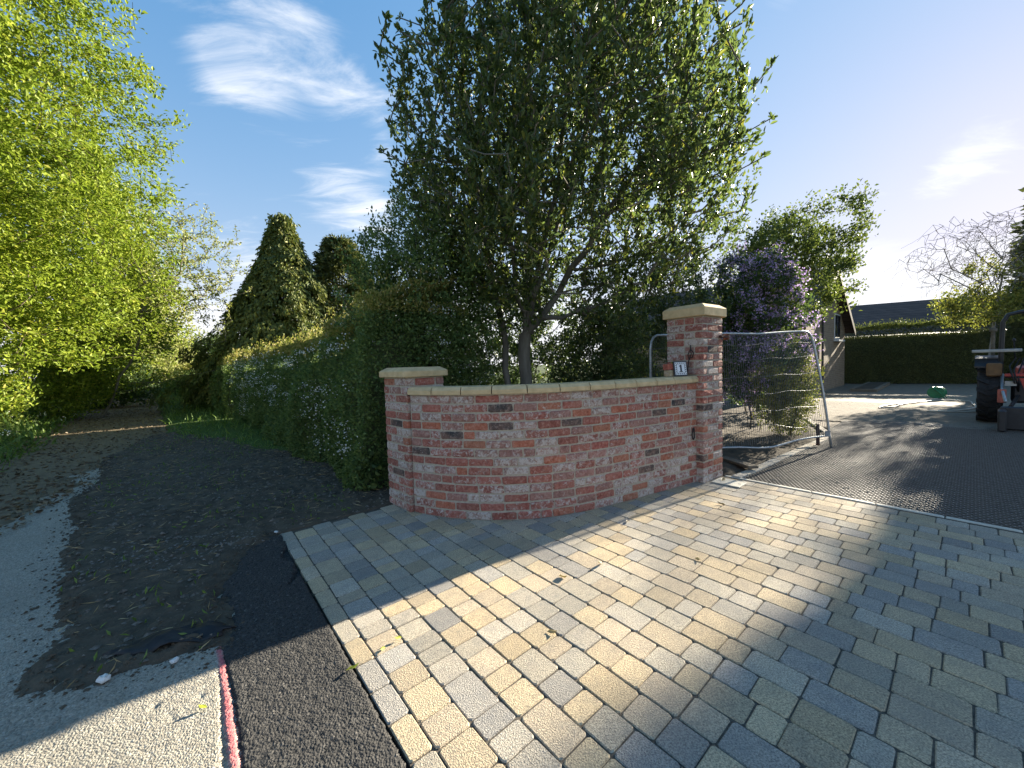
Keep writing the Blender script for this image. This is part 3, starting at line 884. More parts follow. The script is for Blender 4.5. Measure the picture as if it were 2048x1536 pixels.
def build_paving():
    root = MB().prism([loc(0.0, 0.0), loc(0, 9.0), loc(SMAX, 9.0), loc(SMAX, 1.0), loc(SMAX - 0.3, 0.2), loc(1.4, 0.0)], -0.08, -0.0062).build('pavement', M['joint'])
    tag(root, 'tumbled block paved entrance in front of the curved wall', kind='structure')
    LN_ = [0.112, 0.150, 0.186, 0.232]
    W = 0.1605
    protos = {}
    for i, L in enumerate(LN_):
        for k in range(4):
            protos[(i, k)] = paver_mesh(L - 0.004, W - 0.005, 100 * i + k)
    edge = [paver_mesh(0.200, 0.094, 900 + k) for k in range(3)]
    buff = [(0.40, 0.32, 0.21), (0.41, 0.335, 0.225), (0.36, 0.295, 0.205), (0.385, 0.32, 0.235)]
    grey = [(0.335, 0.30, 0.24), (0.35, 0.315, 0.26), (0.295, 0.27, 0.225)]
    blue = [(0.275, 0.258, 0.232), (0.295, 0.278, 0.25), (0.245, 0.233, 0.215)]
    items = []
    rr = random.Random(5)
    def tint():
        u = rr.random()
        c = rr.choice(buff if u < 0.50 else (grey if u < 0.82 else blue))
        k = rr.uniform(0.86, 1.14)
        return tuple(x * k for x in c)
    def hidden(x, y):
        # under or behind the wall
        s = float(np.argmin((_wxy[:, 0] - x) ** 2 + (_wxy[:, 1] - y) ** 2))
        i = int(s); px, py = _wxy[i]; (_, t, n) = wall_at(_wsa[i])
        return (x - px) * n[0] + (y - py) * n[1] > 0.10 or (x > 2.3 and y > 4.75)
    s = 0.098
    # edge course
    t = 0.004
    k = 0
    while t < 4.6:
        items.append((loc(0.047, t + 0.1), edge[k % 3], 0.2, 0.094, tint())); t += 0.205; k += 1
    row = 0
    while s + W <= SMAX + 0.02:
        t = 0.004 + (0.0 if row % 2 else 0.05)
        if row % 2 == 0:
            items.append((loc(s + W / 2, 0.002 + 0.028), None, 0.05, W, tint()))
        tmax = 7.5
        far = s / 4.4
        while t < tmax:
            wts = [0.24, 0.46, 0.22, 0.08] if far < 0.35 else [0.12, 0.30, 0.30, 0.28]
            i = rr.choices(range(4), wts)[0]
            L = LN_[i]
            c = loc(s + W / 2, t + L / 2)
            items.append((c, protos[(i, rr.randrange(4))], L, W, tint()))
            t += L
        s += W; row += 1
    ang = math.atan2(EN[1], EN[0])
    shown = []
    rest_v = []; rest_f = []; rest_c = []; base = 0
    big = []
    for it in items:
        (x, y), pm, L, W_, col = it
        if pm is None or hidden(x, y) or y < 0.25 or abs(x) > 2.2 * y + 1.2:
            continue
        d = math.hypot(math.hypot(x, y), 1.45)
        vis = abs(x) < 1.36 * y and y > 1.12
        big.append(((L * W_ / d ** 3) * (1 if vis else 0.001), it))
    big.sort(key=lambda q: -q[0])
    meshes = {}
    ca, sa = math.cos(ang), math.sin(ang)
    for k, (_, ((x, y), pm, L, W_, col)) in enumerate(big):
        dz = rr.uniform(-0.0018, 0.0018); da = rr.uniform(-0.012, 0.012); flip = rr.random() < 0.5
        if k < 300:
            if id(pm) not in meshes:
                meshes[id(pm)] = pm.mesh('paver', M['paver'])
            o = bpy.data.objects.new('paver', meshes[id(pm)])
            o.location = (x, y, dz); o.rotation_euler = (rr.uniform(-.006, .006), rr.uniform(-.006, .006), ang + da + (math.pi if flip else 0))
            o.color = (*col, 1)
            link(o, root)
        else:
            V = np.array(pm.v)
            f = -1 if flip else 1
            Xr = f * V[:, 0]; Yr = f * V[:, 1]
            V2 = np.stack([x + Xr * ca - Yr * sa, y + Xr * sa + Yr * ca, V[:, 2] + dz], 1)
            rest_v.append(V2)
            # quads only: split the top octagon
            Fq = [f_ for f_ in pm.f if len(f_) == 4] + [(16, 17, 18, 19), (16, 19, 20, 23), (20, 21, 22, 23)]
            rest_f.append(np.array(Fq) + base); base += len(V)
            rest_c.append(np.tile(np.array([*col, 1.0]), (len(Fq), 1)))
    o = fobj('paver_field', np.concatenate(rest_v), np.concatenate(rest_f), M['paver_far'], root, colr=np.concatenate(rest_c))
    o['kind'] = 'stuff'
    # pale edging strip against the grid
    m = MB()
    t = 2.0
    k = 0
    while t < 5.2:
        L = rr.uniform(0.38, 0.52)
        c = loc(SMAX + 0.028, t + L / 2)
        o = MB().box((0, 0, 0), (L - 0.008, 0.05, 0.07), 0, 0.006).build('edging_strip', M['cover'], root)
        o.location = (c[0], c[1], -0.034); o.rotation_euler = (0, 0, ang); t += L


build_paving()

# ------------------------------------------------------------------ brick wall and pillars
BL, BD, BH = 0.223, 0.10, 0.073
CO = 0.085


def brick_mesh(seed):
    r = random.Random(seed)
    m = MB().box((0, 0, 0), (BL, BD, BH), 0, 0.009)
    m.v = [(x + r.uniform(-.003, .003), y + r.uniform(-.0025, .0025), z + r.uniform(-.003, .003)) for x, y, z in m.v]
    return m.mesh('brick', M['brick'])


BRICKS = [brick_mesh(k) for k in range(14)]
BRR = random.Random(34)


def brick_col():
    u = BRR.random()
    if u < 0.045:
        return (0.026, 0.033, 0.036, BRR.uniform(0.0, 0.35))
    if u < 0.17:
        return (0.33 * BRR.uniform(.85, 1.1), 0.105, 0.06, BRR.uniform(0.0, 0.45))
    if u < 0.60:
        k = BRR.uniform(0.75, 1.15)
        return (0.27 * k, 0.082 * k, 0.062 * k, BRR.uniform(0.15, 0.75))
    if u < 0.85:
        k = BRR.uniform(0.8, 1.2)
        return (0.25 * k, 0.125 * k, 0.105 * k, BRR.uniform(0.35, 0.95))
    return (0.20, 0.12, 0.10, BRR.uniform(0.7, 1.0))


def put_brick(parent, x, y, z, rz, L=BL, D=BD):
    o = bpy.data.objects.new('brick', BRR.choice(BRICKS))
    o.location = (x, y, z)
    o.rotation_euler = (BRR.uniform(-.012, .012), BRR.uniform(-.008, .008), rz + BRR.uniform(-.008, .008) + (math.pi if BRR.random() < .5 else 0))
    o.scale = (L / BL, D / BD, 1 if BRR.random() < .6 else -1)
    o.color = brick_col()
    return link(o, parent)


def build_wall():
    root = empty('curved_wall', (0.4, 3.8, 0), label='low curved wall of reclaimed brick with sandstone coping between the pillars', cat='wall')
    org = Vector((0.4, 3.8, 0))
    N = 14
    # mortar core
    m = MB()
    ss = np.linspace(0.0, WLEN, 60)
    V = []; F = []
    for s in ss:
        (x, y), t, n = wall_at(s)
        for dd, z in ((0.0075, -0.05), (0.0075, N * CO), (0.205, N * CO), (0.205, -0.05)):
            V.append((x + n[0] * dd - org.x, y + n[1] * dd - org.y, z))
    for i in range(len(ss) - 1):
        for k in range(4):
            F.append((i * 4 + k, (i + 1) * 4 + k, (i + 1) * 4 + (k + 1) % 4, i * 4 + (k + 1) % 4))
    m.raw(V, F); m.build('mortar', M['mortar'], root)
    for c in range(N):
        s = 0.02 + (0.0 if c % 2 else -0.115) + BRR.uniform(-0.02, 0.02)
        while s < WLEN:
            L = BL + BRR.uniform(-0.012, 0.010)
            if BRR.random() < 0.10: L = 0.105
            if s < 0.0:
                L2 = L + s - 0.0; s2 = 0.0
            else:
                L2 = L; s2 = s
            if s2 + L2 > WLEN: L2 = WLEN - s2
            if L2 > 0.05:
                (x, y), t, n = wall_at(s2 + L2 / 2)
                ins = 0.05 + BRR.uniform(-0.002, 0.003)
                put_brick(root, x + n[0] * ins - org.x, y + n[1] * ins - org.y, c * CO + 0.0425 - 0.006, math.atan2(t[1], t[0]), L2)
            s += L + 0.012
    # coping
    prof = [(-0.032, 0.0), (-0.032, 0.040), (-0.008, 0.070), (0.10, 0.076), (0.215, 0.070), (0.242, 0.040), (0.242, 0.0)]
    s = 0.0; k = 0
    while s < WLEN - 0.02:
        L = BRR.uniform(0.285, 0.325)
        e = min(s + L, WLEN)
        V = []; F = []
        for q in (s + 0.003, (s + e) / 2, e - 0.003):
            (x, y), t, n = wall_at(q)
            for dd, z in prof:
                V.append((x + n[0] * dd - org.x, y + n[1] * dd - org.y, N * CO + z + BRR.uniform(-.001, .001)))
        for a in range(2):
            for b in range(7):
                F.append((a * 7 + b, (a + 1) * 7 + b, (a + 1) * 7 + (b + 1) % 7, a * 7 + (b + 1) % 7))
        F.append(tuple(range(6, -1, -1))); F.append(tuple(range(14, 21)))
        MB().raw(V, F).build('coping_stone', M['stone'], root)
        s = e + 0.004
    return root


def build_pillar(corner, ang, courses, size, label):
    """corner: near corner on the ground; ang: direction of the right-hand face"""
    u = Vector((math.cos(ang), math.sin(ang))); v = Vector((-math.sin(ang), math.cos(ang)))
    c = Vector(corner) + (u + v) * size / 2
    root = empty('gate_pillar', (c.x, c.y, 0), ang, label=label, cat='pillar', group='reclaimed brick gate pillars')
    h = courses * CO
    MB().box((0, 0, h / 2 - 0.02), (size - 0.015, size - 0.015, h + 0.04)).build('mortar', M['mortar'], root)
    S = size / 2
    full = size / 2 - 0.006
    mid = size - 2 * BD - 0.024
    for k in range(courses):
        z = k * CO + 0.0365
        for f in range(4):
            a = f * math.pi / 2
            ca, sa = math.cos(a), math.sin(a)
            if (k + f) % 2 == 0:
                segs = [(-S + full / 2, full), (S - full / 2, full)]
                if BRR.random() < 0.2:
                    segs = [(-S + 0.10 / 2, 0.10), (-S + 0.112 + full / 2, full), (S - (size - full - 0.124) / 2, size - full - 0.124)]
            else:
                segs = [(0.0, mid)] if BRR.random() < 0.75 else [(-mid / 4 - 0.003, mid / 2 - 0.006), (mid / 4 + 0.003, mid / 2 - 0.006)]
            for off, L in segs:
                y = -S + BD / 2 + BRR.uniform(-.003, .003)
                put_brick(root, off * ca - y * sa, off * sa + y * ca, z, a, L)
    # stone cap with splayed edge
    o = size / 2 + 0.035
    t = 0.145 if courses > 18 else 0.10
    b1 = 0.035 if courses > 18 else 0.03
    prof = [(o - 0.006, 0.0), (o, 0.006), (o, t - b1 - 0.012), (o - 0.012, t - b1), (o - 0.06, t), ]
    V = []; F = []
    cc = 0.008
    for q, z in prof:
        V += [(-q + cc, -q, h + z), (q - cc, -q, h + z), (q, -q + cc, h + z), (q, q - cc, h + z), (q - cc, q, h + z), (-q + cc, q, h + z), (-q, q - cc, h + z), (-q, -q + cc, h + z)]
    n = len(prof)
    for i in range(n - 1):
        for k in range(8):
            F.append((i * 8 + k, i * 8 + (k + 1) % 8, i * 8 + 8 + (k + 1) % 8, i * 8 + 8 + k))
    F.append(tuple(range(7, -1, -1))); F.append(tuple(range((n - 1) * 8, n * 8)))
    MB().raw(V, F).build('cap_stone', M['stone'], root)
    return root, c, u, v


wall = build_wall()
PL, plc, plu, plv = build_pillar((-1.05, 3.80), math.radians(45), 16, 0.455, 'short brick pillar at the hedge end of the curved wall, capped with sandstone')
PR, prc, pru, prv = build_pillar((2.21, 4.44), math.radians(36), 23, 0.46, 'tall brick gate pillar at the drive end of the curved wall, capped with sandstone')

# rusty hinge bracket on the drive face of the tall pillar
ph = MB().box((0.02 + 0.0, -0.255, 1.72), (0.16, 0.05, 0.028), 0).box((0.11, -0.255, 1.72), (0.02, 0.06, 0.07), 0)
hb = ph.build('hinge_bracket', M['rust'], PR); hb.location = (0.19, 0.012, 0)
hb['label'] = 'rusty steel gate hinge bracket'

# ------------------------------------------------------------------ things on and by the wall
def wall_point(s, back):
    (x, y), t, n = wall_at(s)
    return x + n[0] * back, y + n[1] * back, math.atan2(t[1], t[0])


ZC = 14 * CO + 0.0755
sx = WLEN - 0.36
x, y, rz = wall_point(sx - 0.055, 0.13)
o = bpy.data.objects.new('brick', BRICKS[2]); o.location = (x, y, ZC + 0.036); o.rotation_euler = (0, 0, rz + 0.05); o.color = (0.40, 0.31, 0.17, 0.5)
o.scale = (0.95, 0.9, 1); link(o); tag(o, 'pale broken brick lying on the coping under the red brick', 'brick')
x, y, rz = wall_point(sx - 0.075, 0.13)
o = bpy.data.objects.new('brick', BRICKS[5]); o.location = (x, y, ZC + 0.110); o.rotation_euler = (0, 0, rz - 0.08); o.color = (0.38, 0.075, 0.045, 0.1)
o.scale = (0.86, 0.85, 1); link(o); tag(o, 'red brick lying on top of the pale brick on the coping', 'brick')
# green leaf on the bricks
V, F, k = leaf_arrays(np.array([[x - 0.02, y - 0.02, ZC + 0.152]]), np.array([[0.9, 0.3, 0.05]]), 0.11, 0.3, 0.1, True)
lf = fobj('fallen_leaf', V, F, M['fallen_leaf'], None, rnd=np.array([.2, .3])); tag(lf, 'green leaf lying on the red brick beside the house number', 'leaf')

# number plaque leaning on the bricks
x, y, rz = wall_point(sx - 0.03, 0.03)
pq = empty('house_number', (x, y, ZC + 0.001), rz - 0.30, label='square house number tile with black 1 leaning on the coping', cat='house number')
pq.scale = (1.2, 1.2, 1.2)
a = 0.147
tl = Matrix.Rotation(math.radians(-9), 4, 'X')


def tilt(ob):
    ob.matrix_local = tl
    return ob


tilt(MB().box((0, 0.006, a / 2), (a, 0.012, a), 0, 0.002).build('frame', M['ink'], pq))
tilt(MB().box((0, -0.0010, a / 2), (a - 0.026, 0.004, a - 0.026)).build('tile', M['white'], pq))
bord = MB()
ns = 11
for i in range(ns):
    for side in range(4):
        if i % 2: continue
        u_ = -0.052 + 0.104 * i / (ns - 1)
        cx_, cz_ = [(u_, a / 2 - 0.052), (u_, a / 2 + 0.052), (-0.052, a / 2 + u_), (0.052, a / 2 + u_)][side]
        bord.box((cx_, -0.0035, cz_), (0.0075, 0.002, 0.0075))
for cx_, cz_, w_, h_ in ((0, a / 2 - 0.044, 0.090, 0.003), (0, a / 2 + 0.044, 0.090, 0.003), (-0.044, a / 2, 0.003, 0.085), (0.044, a / 2, 0.003, 0.085)):
    bord.box((cx_, -0.0036, cz_), (w_, 0.002, h_))
tilt(bord.build('border', M['ink'], pq))
# the figure 1
one = [(-0.018, -0.034), (0.020, -0.034), (0.020, -0.028), (0.010, -0.025), (0.010, 0.036), (-0.001, 0.036), (-0.019, 0.024), (-0.019, 0.018), (-0.007, 0.021), (-0.007, -0.025), (-0.018, -0.028)]
m = MB()
n = len(one)
m.raw([(px, -0.0048, a / 2 + pz) for px, pz in one] + [(px, -0.0020, a / 2 + pz) for px, pz in one], [tuple(range(n))] + [(i, n + i, n + (i + 1) % n, (i + 1) % n) for i in range(n)])
tilt(m.build('numeral', M['ink'], pq))

# black cable ends
cb = MB()
fx, fy = prc.x - prv.x * 0 - pru.x * 0.246, prc.y - pru.y * 0.246        # wall-side face of the tall pillar


def facepoint(off, z, out=0.0):
    q = prc - pru * (0.237 + out) + prv * off
    return (q.x, q.y, z)


cab = [facepoint(-0.085, 1.62, 0.0), facepoint(-0.09, 1.61, .02), facepoint(-0.10, 1.57, .025), facepoint(-0.13, 1.53, .02), facepoint(-0.115, 1.48, .018), facepoint(-0.07, 1.465, .018), facepoint(-0.06, 1.51, .02), facepoint(-0.09, 1.57, .02), facepoint(-0.105, 1.52, .025), facepoint(-0.07, 1.44, .02), facepoint(-0.06, 1.36, .02), facepoint(-0.05, 1.28, .02)]
cb.tube(cab, 0.0062, 6)
tag(cb.build('cable', M['black'], smooth=True), 'looped black cable hanging on the tall pillar above the house number', 'cable')
(wx, wy), wt, wn = wall_at(WLEN - 0.235)
lp = [(wx - wn[0] * .004 + wt[0] * a_, wy - wn[1] * .004 + wt[1] * a_ - 0.012 * (1 if i % 2 else .4), 0.60 + b_) for i, (a_, b_) in enumerate([(0, .05), (-.012, .03), (-.02, -.02), (-.012, -.07), (.004, -.085), (.018, -.06), (.02, -.01), (.012, .045), (0, .055)])]
tag(MB().tube(lp, 0.007, 6).build('cable', M['black'], smooth=True), 'short black cable loop sticking out of the curved wall near its foot', 'cable')

# inspection cover
cv = empty('inspection_cover', (2.50, 4.43, 0.002), math.atan2(EN[1], EN[0]) + 0.0, label='cream inspection cover plate at the foot of the tall pillar', cat='cover')
MB().box((0, 0, 0.006), (0.30, 0.245, 0.012), 0, 0.004).build('plate', M['cover'], cv)
for q in (-0.11, 0.11):
    MB().box((q, 0, 0.0125), (0.03, 0.012, 0.003)).build('lifting_key', M['galv'], cv)

# timber offcut and paver edging of the bed
pl = MB().box((0, 0, 0), (0.62, 0.14, 0.035), 0, 0.004).build('timber_board', M['timber'])
pl.location = (3.02, 5.17, 0.045); pl.rotation_euler = (0.02, 0.03, math.radians(97)); tag(pl, 'weathered timber board lying on the soil beside the tall pillar', 'board')
tb = MB().box((0, 0, 0), (0.55, 0.05, 0.03), 0, 0.004).build('timber_stick', M['rust'])
tb.location = (5.02, 6.30, 0.16); tb.rotation_euler = (0, math.radians(-28), math.radians(52)); tag(tb, 'dark stick propped against the foot of the fence panel', 'stick')
kb = empty('bed_edging', (2.7, 4.66, 0), label='row of pale setts edging the soil bed along the drive', cat='edging')
KP = [Vector((2.70, 4.64)), Vector((3.02, 4.86)), Vector((3.88, 5.52)), Vector((4.84, 6.23)), Vector((5.60, 6.80)), Vector((5.95, 7.25)), Vector((6.85, 8.95))]
sett = [paver_mesh(0.20, 0.105, 700 + k).mesh('sett', M['paver']) for k in range(4)]
dist = 0.0
for a_, b_ in zip(KP, KP[1:]):
    v = b_ - a_; L = v.length; kk = max(1, round(L / 0.206))
    for i in range(kk):
        q = a_ + v * ((i + .5) / kk)
        o = bpy.data.objects.new('sett', random.choice(sett)); o.location = (q.x - 2.7, q.y - 4.66, 0.012 + random.uniform(-.003, .003)); o.rotation_euler = (0, 0, math.atan2(v.y, v.x) + random.uniform(-.02, .02))
        cc = random.choice([(0.36, 0.34, 0.30), (0.33, 0.29, 0.24), (0.40, 0.36, 0.29)]); o.color = (*cc, 1)
        o.scale = (L / kk / 0.206, 1, 1)
        link(o, kb)

# ------------------------------------------------------------------ temporary fence panel
def fence_panel():
    A0, A1 = Vector((1.88, 5.13, 0.0)), Vector((1.86, 5.15, 1.79))
    B0, B1 = Vector((5.02, 6.02, 0.0)), Vector((4.90, 6.30, 1.86))
    root = empty('fence_panel', (5.02, 6.02, 0), label='leaning galvanised mesh fence panel behind the tall pillar', cat='fence')
    org = Vector((5.02, 6.02, 0))
    nrm = Vector((-0.27, 0.96, 0))

    def Pn(u, v):
        a = A0.lerp(A1, v); b = B0.lerp(B1, v)
        q = a.lerp(b, u) - org
        return q + nrm * (0.05 * math.sin(u * 5.2 + 0.5) * math.sin(math.pi * v) + 0.03 * math.sin(u * 9))
    vb = 0.10
    def rail(v, dip=0.0, sk=0.0):
        return [Pn(0.035 + 0.93 * i / 24, v + dip * math.exp(-((i / 24 - 0.62) / 0.16) ** 2)) + Vector((0, 0, sk * i / 24)) for i in range(25)]
    # rounded top corners: one bent tube
    top = [Pn(0.0, 0.0)] + [Pn(0.0, k * 0.1) for k in range(1, 10)] + [Pn(0.004, 0.95), Pn(0.016, 0.983)] + [p for p in rail(1.0, -0.012)] + [Pn(0.984, 0.983), Pn(0.996, 0.95)] + [Pn(1.0, 1 - k * 0.1) for k in range(1, 10)] + [Pn(1.0, 0.0)]
    MB().tube(top, 0.0165, 8).build('frame_tube', M['galv'], root, smooth=True)
    MB().tube([Pn(0, vb)] + rail(vb, -0.035) + [Pn(1.0, vb)], 0.0145, 8).build('bottom_rail', M['galv'], root, smooth=True)
    g = Pn(1.0, vb)
    MB().box((g.x - 0.05, g.y - 0.02, g.z + 0.035), (0.11, 0.012, 0.09), 0.3).build('gusset', M['galv'], root)
    w = MB()
    for i in range(1, 86):
        u = i / 86
        w.tube([Pn(u, vb), Pn(u + 0.003 * math.sin(i), 0.4), Pn(u, 0.7), Pn(u, 0.995)], 0.0028, 3, False)
    for k, v in enumerate((0.22, 0.36, 0.50, 0.64, 0.78, 0.90)):
        w.tube([Pn(i / 24, v + (0.03 * math.sin(i * 0.55 + k) if k == 0 else 0.006 * math.sin(i + k))) for i in range(25)], 0.0034, 3, False)
    o = w.build('wire_mesh', M['wire'], root); o['kind'] = 'stuff'


fence_panel()

# ------------------------------------------------------------------ houses
def house_left():
    ang = math.radians(40.6)
    root = empty('brick_house', (13.5, 16.44, 0), ang, label='pale brick gabled house with brown bargeboard behind the lilac', cat='house')
    # local x runs along the gable wall towards the tall clipped hedge, y runs back
    W2, eav, rid = 3.6, 2.75, 5.0
    m = MB()
    poly = [(-W2, -0.1), (W2, -0.1), (W2, eav), (0, rid), (-W2, eav)]
    n = 5
    m.raw([(x, 0, z) for x, z in poly] + [(x, 9, z) for x, z in poly], [tuple(range(n)), tuple(range(2 * n - 1, n - 1, -1))] + [(i, n + i, n + (i + 1) % n, (i + 1) % n) for i in range(n)])
    m.build('wall', M['far_brick'], root)
    sl = math.atan2(rid - eav, W2)
    rf = MB()
    for sgn in (-1, 1):
        e = (sgn * (W2 + 0.45), eav - 0.45 * math.tan(sl) + 0.06); r = (0, rid + 0.06)
        q = [(r[0], -0.32, r[1]), (e[0], -0.32, e[1]), (e[0], 9.3, e[1]), (r[0], 9.3, r[1])]
        q2 = [(a, b, c + 0.09) for a, b, c in q]
        rf.raw(q + q2, [(0, 1, 2, 3), (7, 6, 5, 4), (0, 4, 5, 1), (1, 5, 6, 2), (2, 6, 7, 3), (3, 7, 4, 0)])
    roof = rf.build('roof', M['roof_tiles'], root)
    for sgn in (-1, 1):
        e = (sgn * (W2 + 0.47), eav - 0.47 * math.tan(sl) + 0.02); r = (0, rid + 0.04)
        b = MB()
        b.raw([(r[0], -0.345, r[1] + 0.12), (e[0], -0.345, e[1] + 0.12), (e[0], -0.345, e[1] - 0.14), (r[0], -0.345, r[1] - 0.16), (r[0], -0.322, r[1] + 0.12), (e[0], -0.322, e[1] + 0.12), (e[0], -0.322, e[1] - 0.14), (r[0], -0.322, r[1] - 0.16)],
              [(0, 1, 2, 3), (7, 6, 5, 4), (0, 4, 5, 1), (1, 5, 6, 2), (2, 6, 7, 3), (3, 7, 4, 0)])
        b.build('bargeboard', M['barge'], root)
    # window
    w = MB().box((1.75, -0.005, 2.75), (1.15, 0.04, 1.15)).build('window', M['upvc'], root)
    for k in (-1, 1):
        MB().box((1.75 + k * 0.28, -0.03, 2.75), (0.48, 0.012, 1.02)).build('pane', M['glass'], w)
    MB().box((1.75, -0.09, 2.12), (1.35, 0.2, 0.07)).build('sill', M['upvc'], root)
    MB().tube([(-1.3, -0.06, 0), (-1.3, -0.06, 3.6)], 0.04, 8).build('downpipe', M['dark_metal'], root)


house_left()


def bungalow():
    # along the back of the tall hedge
    ang = math.radians(-31)
    root = empty('bungalow', (26.0, 23.0, 0), ang, label='long low bungalow with brown tiled roof behind the tall clipped hedge', cat='house')
    L2, D2, eav, rid = 12.5, 4.2, 2.45, 4.55
    MB().box((0, 0, eav / 2 - 0.05), (2 * L2, 2 * D2, eav + 0.1)).build('wall', M['far_brick'], root)
    m = MB()
    for sgn in (-1, 1):
        q = [(-L2 - .3, 0, rid), (L2 + .3, 0, rid), (L2 + .3, sgn * (D2 + .45), eav - .05), (-L2 - .3, sgn * (D2 + .45), eav - .05)]
        q2 = [(a, b, c + 0.1) for a, b, c in q]
        m.raw(q + q2, [(0, 1, 2, 3), (7, 6, 5, 4), (0, 4, 5, 1), (1, 5, 6, 2), (2, 6, 7, 3), (3, 7, 4, 0)])
    roof = m.build('roof', M['roof_tiles'], root)
    MB().tube([(-7.5, -2.6, eav + 1.0), (-7.5, -2.6, eav + 1.75)], 0.09, 10).build('vent_pipe', M['hose'], roof)
    # cross gable at the drive end
    gx = 10.8
    g = MB()
    poly = [(gx - 3.0, 0.0), (gx + 3.0, 0.0), (gx + 3.0, 2.7), (gx, 5.0), (gx - 3.0, 2.7)]
    n = 5
    g.raw([(x, -D2 - 1.0, z) for x, z in poly] + [(x, -1.0, z) for x, z in poly], [tuple(range(n)), tuple(range(2 * n - 1, n - 1, -1))] + [(i, n + i, n + (i + 1) % n, (i + 1) % n) for i in range(n)])
    g.build('gable_wall', M['far_brick'], root)
    r = MB()
    for sgn in (-1, 1):
        q = [(gx, -D2 - 1.35, 5.06), (gx + sgn * 3.4, -D2 - 1.35, 2.45), (gx + sgn * 3.4, -1.0, 2.45), (gx, -1.0, 5.06)]
        q2 = [(a, b, c + 0.1) for a, b, c in q]
        r.raw(q + q2, [(0, 1, 2, 3), (7, 6, 5, 4), (0, 4, 5, 1), (1, 5, 6, 2), (2, 6, 7, 3), (3, 7, 4, 0)])
    r.build('gable_roof', M['roof_tiles'], root)
    w = MB().box((gx - 1.2, -D2 - 1.01, 2.95), (1.2, 0.06, 0.9)).build('window', M['upvc'], root)
    MB().box((gx - 1.2, -D2 - 1.045, 2.95), (1.05, 0.012, 0.75)).build('pane', M['glass'], w)


bungalow()

# small kerbed bed in front of the house
kb2 = MB().prism([(13.6, 15.45), (17.6, 19.0), (18.1, 18.4), (14.1, 14.85)], -0.05, 0.10).build('kerbed_bed', M['slab'])
tag(kb2, 'low kerbed bed of dark soil at the foot of the gable wall', 'flower bed')
MB().prism([(13.75, 15.42), (17.58, 18.82), (17.93, 18.40), (14.10, 15.02)], 0.05, 0.108).build('soil_fill', M['soil'], kb2)

# ------------------------------------------------------------------ hose reel, hose
hr = empty('hose_reel', (13.5, 12.2, 0), math.radians(30), label='green plastic hose reel lying on the drive', cat='hose reel')
hr.scale = (.75, .68, .62)
MB().lathe([(0.27, -0.13), (0.30, -0.12), (0.30, -0.10), (0.17, -0.09), (0.17, 0.09), (0.30, 0.10), (0.30, 0.12), (0.27, 0.13)], (0, 0, 0.30), 24, 'X').build('drum', M['green_plastic'], hr, smooth=False)
MB().tube([(-0.17, -0.28, 0.02), (-0.17, -0.1, 0.35), (-0.17, 0.12, 0.56), (0.17, 0.12, 0.56), (0.17, -0.1, 0.35), (0.17, -0.28, 0.02)], 0.022, 8).build('frame', M['green_plastic'], hr, smooth=True)
MB().tube([(0.15, 0, 0.30), (0.24, 0, 0.30), (0.24, 0.15, 0.42)], 0.015, 8).build('crank', M['hose'], hr, smooth=True)


def spline3(pts, n=10, z=0.02):
    c = cr_curve(pts, n)
    return [(p.x, p.y, z) for p in c]


hs = MB().tube(spline3([(13.3, 12.0), (12.4, 11.55), (11.2, 10.95), (10.3, 10.4), (9.9, 10.35), (10.6, 10.8), (11.8, 11.2), (13.0, 11.6), (13.2, 11.1), (12.6, 10.5), (11.9, 9.85), (11.0, 9.45), (10.2, 9.4), (11.4, 9.1), (13.2, 9.3)], 10, 0.014), 0.017, 6)
tag(hs.build('hose', M['hose'], smooth=True), 'cream hose snaking over the drive from the green reel', 'hose')

